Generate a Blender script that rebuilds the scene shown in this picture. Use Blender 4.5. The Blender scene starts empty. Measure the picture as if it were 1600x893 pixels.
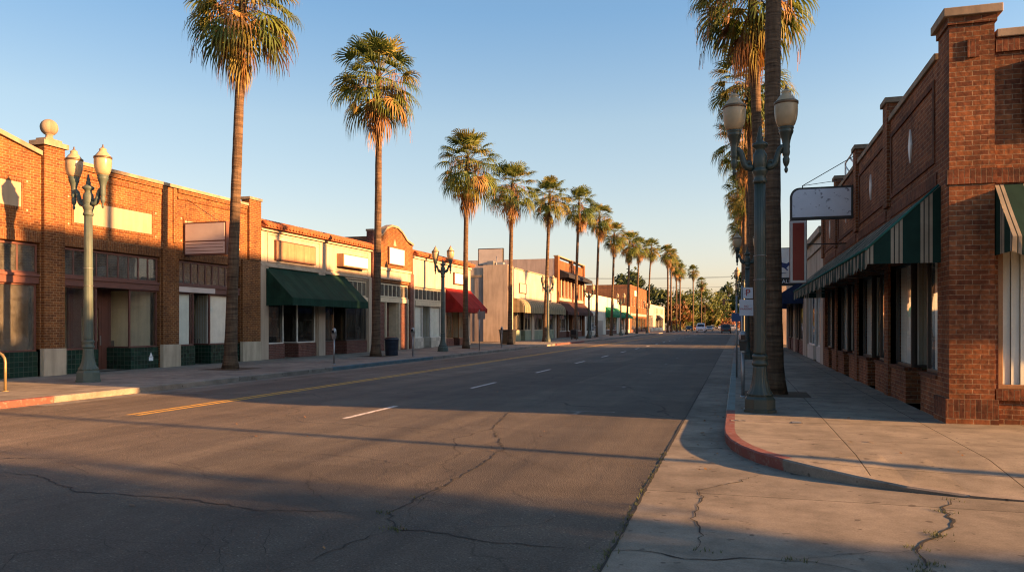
import bpy, math, random
from mathutils import Vector, noise as mnoise
R = math.radians
scene = bpy.context.scene
C = scene.collection
PI = math.pi

# ------------------------------------------------------------------ materials
class NT:
    def __init__(s, name):
        s.m = bpy.data.materials.new(name); s.m.use_nodes = True
        s.t = s.m.node_tree; s.t.nodes.clear()
        s.out = s.n('ShaderNodeOutputMaterial')
    def n(s, typ, **kw):
        d = s.t.nodes.new(typ)
        for k, v in kw.items():
            if k.startswith('i_'):
                key = k[2:]; key = int(key) if key.isdigit() else key.replace('_', ' ')
                s.set(d.inputs[key], v)
            else: setattr(d, k, v)
        return d
    def set(s, sock, v):
        if isinstance(v, bpy.types.NodeSocket): s.t.links.new(v, sock)
        elif isinstance(v, tuple) and len(v) == 3 and sock.type == 'RGBA': sock.default_value = (*v, 1)
        else: sock.default_value = v
    def math(s, op, a, b=None, clamp=False):
        d = s.n('ShaderNodeMath', operation=op, use_clamp=clamp); s.set(d.inputs[0], a)
        if b is not None: s.set(d.inputs[1], b)
        return d.outputs[0]
    def mix(s, fac, a, b, blend='MIX'):
        d = s.n('ShaderNodeMix', data_type='RGBA', blend_type=blend)
        s.set(d.inputs['Factor'], fac); s.set(d.inputs[6], a); s.set(d.inputs[7], b)
        return d.outputs[2]
    def pos(s): return s.n('ShaderNodeNewGeometry').outputs['Position']
    def obj(s): return s.n('ShaderNodeTexCoord').outputs['Object']
    def uv(s): return s.n('ShaderNodeUVMap', uv_map='UVMap').outputs[0]
    def map(s, v, scale=(1,1,1), loc=(0,0,0), rot=(0,0,0)):
        d = s.n('ShaderNodeMapping'); s.set(d.inputs['Vector'], v)
        d.inputs['Scale'].default_value = scale; d.inputs['Location'].default_value = loc; d.inputs['Rotation'].default_value = rot
        return d.outputs[0]
    def noise(s, v, scale, detail=4, rough=.55, dist=0):
        d = s.n('ShaderNodeTexNoise'); s.set(d.inputs['Vector'], v)
        d.inputs['Scale'].default_value = scale; d.inputs['Detail'].default_value = detail
        d.inputs['Roughness'].default_value = rough; d.inputs['Distortion'].default_value = dist
        return d.outputs['Fac']
    def ramp(s, fac, stops, interp='LINEAR'):
        d = s.n('ShaderNodeValToRGB'); s.set(d.inputs[0], fac); cr = d.color_ramp; cr.interpolation = interp
        while len(cr.elements) < len(stops): cr.elements.new(.5)
        for e, (p, c) in zip(cr.elements, stops):
            e.position = p; e.color = (c, c, c, 1) if not isinstance(c, tuple) else (*c, 1)
        return d.outputs[0]
    def rng(s, v, a, b, c=0., d=1.):
        m = s.n('ShaderNodeMapRange'); s.set(m.inputs[0], v)
        for i, x in zip((1, 2, 3, 4), (a, b, c, d)): m.inputs[i].default_value = x
        return m.outputs[0]
    def bump(s, h, strength=.5, dist=.01, normal=None):
        d = s.n('ShaderNodeBump'); s.set(d.inputs['Height'], h)
        d.inputs['Strength'].default_value = strength; d.inputs['Distance'].default_value = dist
        if normal is not None: s.set(d.inputs['Normal'], normal)
        return d.outputs[0]
    def pbr(s, color, rough=.8, normal=None, metallic=0., spec=.5, **kw):
        d = s.n('ShaderNodeBsdfPrincipled'); s.set(d.inputs['Base Color'], color); s.set(d.inputs['Roughness'], rough)
        s.set(d.inputs['Metallic'], metallic); s.set(d.inputs['Specular IOR Level'], spec)
        if normal is not None: s.set(d.inputs['Normal'], normal)
        for k, v in kw.items(): s.set(d.inputs[k.replace('_', ' ')], v)
        return d.outputs[0]
    def done(s, shader):
        s.t.links.new(shader, s.out.inputs['Surface']); return s.m

def m_brick(name, ca, cb, mortar, soldier=False, dirt=.35, bw=.235, bh=.08):
    t = NT(name); uv = t.uv()
    if soldier: uv = t.map(uv, rot=(0, 0, PI/2))
    warp = t.n('ShaderNodeVectorMath', operation='MULTIPLY_ADD')
    nz = t.n('ShaderNodeTexNoise'); t.set(nz.inputs['Vector'], uv); nz.inputs['Scale'].default_value = 9
    t.set(warp.inputs[0], nz.outputs['Color']); warp.inputs[1].default_value = (.012, .012, 0); t.set(warp.inputs[2], uv)
    b = t.n('ShaderNodeTexBrick'); t.set(b.inputs['Vector'], warp.outputs[0])
    b.inputs['Scale'].default_value = 1; b.inputs['Brick Width'].default_value = bw; b.inputs['Row Height'].default_value = bh
    b.inputs['Mortar Size'].default_value = .0065; b.inputs['Mortar Smooth'].default_value = .25; b.inputs['Bias'].default_value = -.1
    t.set(b.inputs['Color1'], ca); t.set(b.inputs['Color2'], cb); t.set(b.inputs['Mortar'], mortar)
    n1 = t.noise(uv, .55, 6, .6); n2 = t.noise(uv, 14, 3); n3 = t.noise(t.map(uv, (2.2, .25, 1)), 1.4, 4)
    c = t.mix(t.rng(n2, .3, .7, 0, .5), b.outputs['Color'], (.05, .03, .025), 'MULTIPLY') if False else b.outputs['Color']
    c = t.mix(1.0, c, t.ramp(n2, [(.28, .55), (.7, 1.2)]), 'MULTIPLY')
    c = t.mix(1.0, c, t.ramp(n1, [(.3, 1-dirt), (.68, 1.12)]), 'MULTIPLY')
    c = t.mix(1.0, c, t.ramp(n3, [(.32, 1-dirt*.8), (.6, 1.05)]), 'MULTIPLY')
    h = t.math('ADD', t.math('MULTIPLY', b.outputs['Fac'], -1.), t.math('MULTIPLY', n2, .5))
    return t.done(t.pbr(c, .88, t.bump(h, .8, .012), spec=.25))

def m_stucco(name, col, var=.18, scale=1., streak=.25, rough=.9):
    t = NT(name); uv = t.uv()
    n1 = t.noise(uv, .8*scale, 6, .6); n2 = t.noise(t.map(uv, (3, .3, 1)), 1.2, 5); n3 = t.noise(uv, 40, 3)
    c = t.mix(1., col, t.ramp(n1, [(.3, 1-var), (.7, 1.06)]), 'MULTIPLY')
    c = t.mix(1., c, t.ramp(n2, [(.33, 1-streak), (.58, 1.02)]), 'MULTIPLY')
    return t.done(t.pbr(c, rough, t.bump(n3, .3, .006), spec=.25))

def m_paint(name, col, rough=.5, var=.12, metallic=0., scale=6, spec=.5, grime=.0):
    t = NT(name); o = t.obj()
    n = t.noise(o, scale, 5, .6)
    c = t.mix(1., col, t.ramp(n, [(.3, 1-var), (.7, 1.08)]), 'MULTIPLY')
    if grime:
        g = t.noise(o, 2.3, 7, .7)
        c = t.mix(t.rng(g, .52, .7, 0, grime), c, (.10, .075, .055))
    return t.done(t.pbr(c, t.rng(n, .2, .8, rough*.8, min(1, rough*1.2)), metallic=metallic, spec=spec))

def m_asphalt():
    t = NT('asphalt'); p = t.pos()
    big = t.noise(p, .11, 5, .6, .6); mid = t.noise(p, .9, 5, .65); fine = t.noise(p, 55, 3, .7); grit = t.n('ShaderNodeTexVoronoi'); t.set(grit.inputs['Vector'], p); grit.inputs['Scale'].default_value = 75
    streak = t.noise(t.map(p, (1.3, .035, 1)), 1., 5, .6)
    c = t.ramp(big, [(.3, (.066, .056, .045)), (.52, (.090, .076, .060)), (.72, (.116, .097, .075))])
    c = t.mix(1., c, t.ramp(streak, [(.3, .58), (.62, 1.16)]), 'MULTIPLY')
    sx = t.n('ShaderNodeSeparateXYZ'); t.set(sx.inputs[0], p)
    old = t.rng(t.math('ADD', sx.outputs[0], t.math('MULTIPLY', big, 2.5)), -5.2, -8.2)
    c = t.mix(old, c, t.mix(1., c, (1.5, 1.42, 1.36), 'MULTIPLY'))
    pt = t.n('ShaderNodeTexVoronoi', distance='CHEBYCHEV'); t.set(pt.inputs['Vector'], t.map(p, (.30, .075, 1), rot=(0, 0, .02))); pt.inputs['Scale'].default_value = 1.
    sp_ = t.n('ShaderNodeSeparateColor'); t.set(sp_.inputs[0], pt.outputs['Color'])
    c = t.mix(1., c, t.ramp(sp_.outputs[0], [(0, .80), (.5, 1.0), (1, 1.18)]), 'MULTIPLY')
    oil = t.noise(t.map(p, (1.1, .5, 1)), .8, 6, .7)
    c = t.mix(t.rng(oil, .62, .74, 0, .4), c, (.022, .021, .021))
    c = t.mix(1., c, t.ramp(mid, [(.3, .78), (.7, 1.18)]), 'MULTIPLY')
    c = t.mix(1., c, t.ramp(fine, [(.25, .42), (.75, 1.75)]), 'MULTIPLY')
    c = t.mix(1., c, t.ramp(grit.outputs['Color'], [(.1, .75), (.85, 1.05), (.97, 2.0)]), 'MULTIPLY')
    # hairline cracks
    d = t.n('ShaderNodeVectorMath', operation='MULTIPLY_ADD'); nn = t.n('ShaderNodeTexNoise'); t.set(nn.inputs['Vector'], p); nn.inputs['Scale'].default_value = 1.1; nn.inputs['Detail'].default_value = 6
    t.set(d.inputs[0], nn.outputs['Color']); d.inputs[1].default_value = (1.3, 1.3, 0); t.set(d.inputs[2], p)
    v = t.n('ShaderNodeTexVoronoi', feature='DISTANCE_TO_EDGE'); t.set(v.inputs['Vector'], d.outputs[0]); v.inputs['Scale'].default_value = .2
    line = t.rng(v.outputs['Distance'], .0008, .0042, 1, 0)
    mask = t.rng(t.noise(p, .23, 3), .42, .56, 0, .9)
    c = t.mix(t.math('MULTIPLY', line, mask), c, (.012, .011, .010))
    v2 = t.n('ShaderNodeTexVoronoi', feature='DISTANCE_TO_EDGE'); t.set(v2.inputs['Vector'], d.outputs[0]); v2.inputs['Scale'].default_value = .62
    line2 = t.rng(v2.outputs['Distance'], .001, .0075, 1, 0); mask2 = t.rng(t.noise(p, .31, 4), .54, .66, 0, .7)
    c = t.mix(t.math('MULTIPLY', line2, mask2), c, (.018, .016, .015))
    h = t.math('ADD', fine, t.math('MULTIPLY', grit.outputs['Distance'], .7))
    return t.done(t.pbr(c, t.rng(streak, .3, .7, .72, .9), t.bump(h, .6, .010), spec=.3))

def m_concrete(name, col, joints=None, crack=.6, joff=(0, 0, 0), grime=.4):
    t = NT(name); p = t.pos()
    big = t.noise(p, .35, 6, .65); mid = t.noise(p, 2.1, 6, .65); fine = t.noise(p, 60, 3, .7); spots = t.noise(p, 6.5, 2, .5)
    c = t.mix(1., col, t.ramp(big, [(.3, 1-grime), (.68, 1.1)]), 'MULTIPLY')
    c = t.mix(1., c, t.ramp(mid, [(.28, .62), (.62, 1.1)]), 'MULTIPLY')
    c = t.mix(1., c, t.ramp(fine, [(.25, .75), (.75, 1.2)]), 'MULTIPLY')
    c = t.mix(t.rng(spots, .665, .72, 0, .7), c, (.05, .04, .033))
    gum = t.n('ShaderNodeTexVoronoi'); t.set(gum.inputs['Vector'], p); gum.inputs['Scale'].default_value = 2.6
    gs = t.n('ShaderNodeSeparateColor'); t.set(gs.inputs[0], gum.outputs['Color'])
    c = t.mix(t.math('MULTIPLY', t.rng(t.math('SUBTRACT', gum.outputs['Distance'], t.math('MULTIPLY', gs.outputs[0], .075)), -.01, .012, 1, 0), t.rng(gs.outputs[1], .35, .6, 0, .75)), c, (.06, .05, .042))
    h = t.math('MULTIPLY', fine, .4)
    if joints:
        b = t.n('ShaderNodeTexBrick', offset=0.); t.set(b.inputs['Vector'], t.map(p, loc=joff))
        b.inputs['Scale'].default_value = 1; b.inputs['Brick Width'].default_value = joints[0]; b.inputs['Row Height'].default_value = joints[1]
        b.inputs['Mortar Size'].default_value = .008; b.inputs['Mortar Smooth'].default_value = .3
        t.set(b.inputs['Color1'], (.92, .92, .92)); t.set(b.inputs['Color2'], (1.06, 1.05, 1.03)); t.set(b.inputs['Mortar'], (.16, .14, .12))
        c = t.mix(1., c, b.outputs['Color'], 'MULTIPLY'); h = t.math('SUBTRACT', h, b.outputs['Fac'])
    if crack:
        d = t.n('ShaderNodeVectorMath', operation='MULTIPLY_ADD'); nn = t.n('ShaderNodeTexNoise'); t.set(nn.inputs['Vector'], p); nn.inputs['Scale'].default_value = 1.6; nn.inputs['Detail'].default_value = 6
        t.set(d.inputs[0], nn.outputs['Color']); d.inputs[1].default_value = (.9, .9, 0); t.set(d.inputs[2], p)
        v = t.n('ShaderNodeTexVoronoi', feature='DISTANCE_TO_EDGE'); t.set(v.inputs['Vector'], d.outputs[0]); v.inputs['Scale'].default_value = .3
        line = t.rng(v.outputs['Distance'], .0008, .003, 1, 0); mask = t.rng(t.noise(p, .3, 3), .5, .6, 0, crack)
        c = t.mix(t.math('MULTIPLY', line, mask), c, (.03, .025, .02))
    return t.done(t.pbr(c, .9, t.bump(h, .5, .008), spec=.25))

def m_marking(name, col, wear=.5):
    t = NT(name); p = t.pos(); n = t.noise(p, 9, 6, .75); f = t.noise(p, 70, 2, .6)
    w = t.math('ADD', t.math('MULTIPLY', n, .75), t.math('MULTIPLY', f, .3))
    c = t.mix(t.rng(w, 1-wear-.06, 1-wear+.06, 0, .85), col, (.055, .05, .047))
    return t.done(t.pbr(c, .8, spec=.3))

def m_glass(name='window_glass', tint=(.95, .96, .95), dirt=.07):
    t = NT(name)
    tr = t.n('ShaderNodeBsdfTransparent'); t.set(tr.inputs[0], tint)
    gl = t.n('ShaderNodeBsdfGlossy'); gl.inputs['Roughness'].default_value = .015; t.set(gl.inputs[0], (.95, .97, 1.))
    w = t.n('ShaderNodeBump'); t.set(w.inputs['Height'], t.noise(t.pos(), 1.1, 1)); w.inputs['Strength'].default_value = .03; w.inputs['Distance'].default_value = .1
    t.set(gl.inputs['Normal'], w.outputs[0])
    ge = t.n('ShaderNodeNewGeometry'); dt = t.n('ShaderNodeVectorMath', operation='DOT_PRODUCT'); t.set(dt.inputs[0], ge.outputs['Incoming']); t.set(dt.inputs[1], ge.outputs['Normal'])
    fr = t.math('ADD', t.math('MULTIPLY', t.math('POWER', t.math('SUBTRACT', 1., t.math('ABSOLUTE', dt.outputs['Value'])), 5.), .9), .06)
    m1 = t.n('ShaderNodeMixShader'); t.set(m1.inputs[0], t.math('ADD', fr, .02, True)); t.set(m1.inputs[1], tr.outputs[0]); t.set(m1.inputs[2], gl.outputs[0])
    df = t.n('ShaderNodeBsdfDiffuse'); t.set(df.inputs[0], (.32, .3, .26))
    m2 = t.n('ShaderNodeMixShader'); t.set(m2.inputs[0], t.rng(t.noise(t.pos(), 1.7, 6, .7), .35, .75, dirt*.3, dirt*1.8)); t.set(m2.inputs[1], m1.outputs[0]); t.set(m2.inputs[2], df.outputs[0])
    return t.done(m2.outputs[0])

def m_leaf(name, col, trans=.35, var=.35, rough=.55):
    t = NT(name); n = t.noise(t.obj(), 3.5, 3)
    c = t.mix(1., col, t.ramp(n, [(.3, 1-var), (.7, 1.25)]), 'MULTIPLY')
    p = t.pbr(c, rough, spec=.3)
    tl = t.n('ShaderNodeBsdfTranslucent'); t.set(tl.inputs[0], c)
    m = t.n('ShaderNodeMixShader'); m.inputs[0].default_value = trans; t.set(m.inputs[1], p); t.set(m.inputs[2], tl.outputs[0])
    return t.done(m.outputs[0])

def m_palm_bark():
    t = NT('palm_bark'); o = t.obj()
    rings = t.noise(t.map(o, (1.2, 1.2, 13)), 1., 4, .6); fib = t.noise(t.map(o, (14, 14, 2)), 1., 4); big = t.noise(o, .5, 4)
    c = t.ramp(rings, [(.3, (.050, .033, .022)), (.5, (.105, .068, .043)), (.7, (.17, .112, .07))])
    c = t.mix(1., c, t.ramp(fib, [(.3, .7), (.7, 1.15)]), 'MULTIPLY')
    c = t.mix(1., c, t.ramp(big, [(.3, .75), (.7, 1.15)]), 'MULTIPLY')
    h = t.math('ADD', rings, t.math('MULTIPLY', fib, .4))
    return t.done(t.pbr(c, .92, t.bump(h, 1., .05), spec=.2))

def canvas(t, p, c):
    tl = t.n('ShaderNodeBsdfTranslucent'); t.set(tl.inputs[0], c)
    m = t.n('ShaderNodeMixShader'); m.inputs[0].default_value = .3; t.set(m.inputs[1], p); t.set(m.inputs[2], tl.outputs[0])
    return m.outputs[0]

def m_stripes(name, stops, period, rough=.85, axis=0):
    t = NT(name); s = t.n('ShaderNodeSeparateXYZ'); t.set(s.inputs[0], t.uv())
    f = t.math('FRACT', t.math('DIVIDE', s.outputs[axis], period))
    c = t.ramp(f, stops, 'CONSTANT')
    n = t.noise(t.uv(), 2.2, 6, .65); c = t.mix(1., c, t.ramp(n, [(.3, .7), (.7, 1.1)]), 'MULTIPLY')
    p = t.pbr(c, rough, t.bump(t.noise(t.uv(), 4, 3), .25, .03), spec=.2)
    return t.done(canvas(t, p, c))

def m_fabric(name, col, rough=.85, var=.3):
    t = NT(name); uv = t.uv(); n = t.noise(uv, 1.6, 6, .65); k = t.noise(t.map(uv, (4, .4, 1)), 1.2, 4)
    c = t.mix(1., col, t.ramp(n, [(.3, 1-var), (.7, 1.15)]), 'MULTIPLY')
    c = t.mix(1., c, t.ramp(k, [(.3, .75), (.65, 1.1)]), 'MULTIPLY')
    return t.done(canvas(t, t.pbr(c, rough, t.bump(t.noise(uv, 3, 3), .4, .04), spec=.25), c))

def m_tile(name, col, grout, w=.15, h=.15, rough=.25):
    t = NT(name); uv = t.uv()
    b = t.n('ShaderNodeTexBrick', offset=0.); t.set(b.inputs['Vector'], uv)
    b.inputs['Scale'].default_value = 1; b.inputs['Brick Width'].default_value = w; b.inputs['Row Height'].default_value = h
    b.inputs['Mortar Size'].default_value = .006; t.set(b.inputs['Color1'], col); t.set(b.inputs['Color2'], tuple(x*.6 for x in col)); t.set(b.inputs['Mortar'], grout)
    return t.done(t.pbr(b.outputs['Color'], t.math('ADD', t.math('MULTIPLY', b.outputs['Fac'], .6), rough), t.bump(t.math('MULTIPLY', b.outputs['Fac'], -1.), .5, .006)))

def m_sky_blotch(name, col, spot, lo=.6, hi=.66, scale=5.):
    t = NT(name); uv = t.uv(); n = t.noise(uv, scale, 5, .7); n2 = t.noise(uv, 1.2, 5)
    c = t.mix(1., col, t.ramp(n2, [(.3, .85), (.7, 1.05)]), 'MULTIPLY')
    c = t.mix(t.rng(n, lo, hi, 0, .85), c, spot)
    return t.done(t.pbr(c, .5, spec=.4))

def m_globe():
    t = NT('lamp_globe_glass'); n = t.noise(t.obj(), 5, 4)
    c = t.mix(1., (.56, .43, .27), t.ramp(n, [(.3, .8), (.7, 1.05)]), 'MULTIPLY')
    p = t.pbr(c, .28, spec=.5)
    tl = t.n('ShaderNodeBsdfTranslucent'); t.set(tl.inputs[0], c)
    m = t.n('ShaderNodeMixShader'); m.inputs[0].default_value = .35; t.set(m.inputs[1], p); t.set(m.inputs[2], tl.outputs[0])
    return t.done(m.outputs[0])

M = {}
M['asphalt'] = m_asphalt()
M['walk'] = m_concrete('sidewalk_concrete', (.262, .230, .186), (1.47, 1.9), .5, (.07, -.1, 0))
M['walk_far'] = m_concrete('far_sidewalk_concrete', (.33, .28, .235), (1.5, 1.5), .5)
M['gutter'] = m_concrete('gutter_concrete', (.235, .207, .168), (60, 3.05), .0, (30, .95, 0), .45)
M['kerb'] = m_concrete('kerb_concrete', (.26, .225, .19), None, 0)
def m_kerbpaint(name, col):
    t = NT(name); p = t.pos(); n = t.noise(p, 7, 6, .75)
    c = t.mix(t.rng(n, .52, .66, 0, .8), col, (.22, .18, .15)); c = t.mix(1., c, t.ramp(t.noise(p, 1.7, 4), [(.3, .7), (.7, 1.1)]), 'MULTIPLY')
    return t.done(t.pbr(c, .75, t.bump(n, .3, .01), spec=.3))
M['kerb_red'] = m_kerbpaint('red_kerb_paint', (.19, .062, .050))
M['kerb_teal'] = m_kerbpaint('teal_kerb_paint', (.135, .19, .185))
M['kerb_blue'] = m_kerbpaint('blue_kerb_paint', (.085, .14, .165))
M['yellow'] = m_marking('yellow_road_paint', (.62, .34, .05), .42)
M['white'] = m_marking('white_road_paint', (.62, .58, .54), .42)
M['whitef'] = m_marking('faded_white_road_paint', (.42, .39, .36), .55)
M['crack'] = m_paint('crack_dirt', (.014, .012, .010), .95, .4)
M['weed'] = m_leaf('weed_green', (.085, .10, .025), .3)
M['soil'] = m_concrete('soil', (.10, .07, .045), None, 0)
M['ground'] = m_concrete('dry_ground', (.16, .13, .09), None, 0)
M['brickL'] = m_brick('orange_brick', (.25, .092, .026), (.135, .046, .016), (.38, .245, .13))
M['brickLs'] = m_brick('orange_brick_soldier', (.22, .08, .024), (.125, .043, .016), (.30, .19, .1), True)
M['brickR'] = m_brick('red_brick', (.31, .105, .038), (.155, .047, .022), (.34, .23, .14), dirt=.45)
M['brickRs'] = m_brick('red_brick_soldier', (.22, .07, .03), (.10, .033, .019), (.2, .125, .08), True, dirt=.5)
M['brickD'] = m_brick('dark_brick', (.20, .075, .055), (.13, .05, .04), (.26, .2, .16))
M['brickO'] = m_brick('far_orange_brick', (.25, .09, .03), (.18, .06, .022), (.23, .145, .08))
M['brickB'] = m_brick('brown_brick', (.25, .12, .065), (.20, .09, .05), (.26, .17, .11))
M['stone'] = m_stucco('limestone', (.50, .40, .29), .2, 1.5, .3)
M['cap'] = m_stucco('coping_stone', (.30, .23, .165), .25, 1.5, .3)
M['panel'] = m_stucco('cream_panel', (.38, .29, .20), .15, 1.2, .2)
M['cream'] = m_stucco('cream_stucco', (.44, .342, .255), .15, .7, .22)
M['cream2'] = m_stucco('pale_cream_stucco', (.46, .365, .285), .14, .7, .22)
M['beige'] = m_stucco('beige_stucco', (.52, .40, .30), .16, .6, .25)
M['beige_dk'] = m_stucco('taupe_stucco', (.30, .24, .21), .16, .6, .25)
M['pink'] = m_stucco('pinkish_stucco', (.47, .37, .32), .14, .5, .25)
M['creamR'] = m_stucco('weathered_cream_stucco', (.46, .38, .30), .2, .7, .35)
M['whitewall'] = m_stucco('white_wall_paint', (.55, .51, .45), .12, .7, .2)
M['roof'] = m_stucco('roofing_felt', (.16, .14, .13), .3)
M['clay'] = m_stucco('clay_tile', (.36, .115, .05), .4, 4, .2)
M['tile'] = m_tile('green_glazed_tile', (.012, .04, .026), (.05, .065, .045), .16, .155)
M['tile_pale'] = m_tile('pale_tile', (.55, .50, .42), (.40, .36, .3), .3, .3, .4)
M['tile_green'] = m_tile('sage_tile', (.22, .27, .19), (.3, .3, .24), .6, .6, .4)
M['frame_red'] = m_paint('brown_red_frame_paint', (.13, .047, .032), .55, .25)
M['frame_dk'] = m_paint('dark_frame', (.035, .028, .024), .45, .2)
M['frame_cream'] = m_paint('cream_frame_paint', (.58, .47, .32), .55, .2)
M['frame_white'] = m_paint('white_frame_paint', (.66, .63, .58), .5, .15)
M['frame_wood'] = m_paint('varnished_frame', (.30, .15, .06), .45, .25)
M['frame_alu'] = m_paint('aluminium_frame', (.42, .40, .38), .4, .15, .6)
M['glass'] = m_glass()
M['glass_dk'] = m_glass('dark_window_glass', (.38, .38, .36), .08)
M['glass_dirty'] = m_glass('dusty_window_glass', (.66, .66, .60), .24)
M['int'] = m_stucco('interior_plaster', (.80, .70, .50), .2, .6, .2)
M['int_shade'] = m_stucco('shaded_interior_plaster', (.30, .25, .17), .2, .6, .2)  # plaster copy darkened to stand in for shade inside one bay
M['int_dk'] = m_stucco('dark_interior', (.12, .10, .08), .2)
M['blind'] = m_paint('blind_vinyl', (.84, .83, .74), .6, .08, scale=2)
M['metal'] = m_paint('galvanised_steel', (.30, .30, .30), .45, .25, .7)
M['black'] = m_paint('black_paint', (.02, .02, .02), .45, .3)
M['lamp'] = m_paint('green_lamp_paint', (.032, .047, .038), .45, .3, .0, 4, .5, .25)
M['lampw'] = m_paint('weathered_lamp_paint', (.068, .095, .082), .6, .3, .0, 4, .4, .35)
M['globe'] = m_globe()
M['bronze'] = m_paint('bronze_trim', (.13, .085, .05), .5, .25, .5)
M['bark'] = m_palm_bark()
M['g1'] = m_leaf('frond_green', (.12, .15, .028)); M['g2'] = m_leaf('frond_dark_green', (.075, .11, .027)); M['g3'] = m_leaf('frond_yellow_green', (.20, .17, .035))
M['d1'] = m_leaf('dead_frond_orange', (.25, .115, .03), .3); M['d2'] = m_leaf('dead_frond_brown', (.20, .10, .04), .25); M['d3'] = m_leaf('dead_frond_straw', (.30, .17, .06), .3)
M['petiole'] = m_leaf('petiole_green', (.20, .17, .05), .1)
M['stalk'] = m_leaf('fruit_stalk', (.26, .13, .06), .2)
M['t1'] = m_leaf('foliage_green', (.075, .10, .02), .35); M['t2'] = m_leaf('foliage_dark', (.035, .055, .018), .3); M['t3'] = m_leaf('foliage_olive', (.10, .108, .022), .35); M['t4'] = m_leaf('foliage_rust', (.16, .075, .028), .35)
M['t5'] = m_leaf('blossom_pink', (.36, .16, .10), .35)
M['wood'] = m_stucco('tree_bark', (.10, .07, .05), .3, 3)
M['plywood'] = m_stucco('bare_plywood', (.36, .21, .12), .25, 1.5, .35)
M['signwhite'] = m_sky_blotch('sign_white', (.72, .68, .63), (.4, .34, .28), .68, .75)
M['signworn'] = m_sky_blotch('worn_sign_white', (.66, .68, .74), (.12, .12, .16), .585, .64, 4.5)
M['signlav'] = m_sky_blotch('faded_sign_face', (.55, .45, .40), (.4, .3, .26), .68, .75)
M['signtan'] = m_sky_blotch('tan_sign_face', (.60, .50, .42), (.45, .36, .3), .68, .75)
M['signred'] = m_sky_blotch('red_sign_paint', (.30, .045, .025), (.14, .02, .015), .62, .72, 3)
M['rust'] = m_paint('rusty_steel', (.14, .055, .035), .7, .4)
M['aw_green'] = m_fabric('green_canvas', (.014, .052, .034))
M['aw_red'] = m_fabric('red_canvas', (.30, .022, .020))
M['aw_tan'] = m_stripes('tan_striped_canvas', [(0, (.30, .24, .15)), (.45, (.42, .34, .22)), (.7, (.22, .19, .12))], .9)
M['aw_brown'] = m_fabric('brown_canvas', (.085, .04, .035))
M['aw_dark'] = m_fabric('dark_canvas', (.035, .035, .045))
M['aw_bright'] = m_fabric('bright_green_canvas', (.02, .20, .10))
M['aw_blue'] = m_fabric('blue_canvas', (.03, .05, .12))
M['aw_stripe'] = m_stripes('green_cream_striped_canvas', [(0, (.014, .046, .036)), (.50, (.40, .345, .26)), (.60, (.03, .035, .03)), (.64, (.40, .345, .26)), (.76, (.03, .035, .03)), (.80, (.40, .345, .26)), (.9, (.014, .046, .036))], .46)
M['aw_edge'] = m_fabric('teal_canvas_edge', (.04, .17, .15))
M['bin'] = m_paint('dark_blue_bin', (.02, .03, .05), .45, .3)
M['brass'] = m_paint('weathered_yellow_paint', (.26, .19, .09), .45, .3, .3)
M['text'] = m_paint('sign_text_dark', (.02, .02, .03), .6, .05)
M['textred'] = m_paint('sign_text_red', (.40, .03, .03), .6, .05)
M['textwhite'] = m_paint('sign_text_white', (.75, .75, .75), .6, .05)
M['navy'] = m_paint('navy_logo', (.015, .03, .11), .6, .1)
M['signblue'] = m_paint('blue_sign_face', (.03, .08, .2), .5, .1)
def m_carpaint(name, col): return m_paint(name, col, .25, .08, .2, 3)
M['car_white'] = m_carpaint('white_car_paint', (.65, .65, .66)); M['car_black'] = m_carpaint('black_car_paint', (.015, .015, .018)); M['car_grey'] = m_carpaint('grey_car_paint', (.05, .06, .06)); M['car_silver'] = m_carpaint('silver_car_paint', (.38, .39, .40)); M['car_red'] = m_carpaint('red_car_paint', (.25, .02, .02)); M['car_blue'] = m_carpaint('blue_car_paint', (.04, .06, .12))
M['car_glass'] = m_paint('car_glass', (.012, .014, .018), .08, .05)
M['tyre'] = m_paint('tyre_rubber', (.015, .015, .015), .85, .2)
M['lens_off'] = m_paint('unlit_lens', (.06, .03, .02), .3, .05); M['lens'] = m_paint('lamp_lens', (.75, .75, .72), .15, .05); M['lens_red'] = m_paint('tail_lens', (.35, .01, .01), .2, .05); M['lens_amber'] = m_paint('amber_lens', (.4, .18, .02), .3, .05); M['lens_green'] = m_paint('green_lens', (.02, .2, .1), .3, .05)

# ------------------------------------------------------------------ mesh builder
class Fr:
    """facade frame: s along the wall, n outward, z up"""
    def __init__(s, o, S, N): s.o, s.S, s.N = Vector(o), Vector(S), Vector(N)
    def P(s, a, z, n): return s.o + s.S*a + s.N*n + Vector((0, 0, z))
    def side(s, a, sign):
        """a wall at s=a running inwards, facing sign*S"""
        return Fr(s.o + s.S*a, s.N, s.S*sign)

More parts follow.
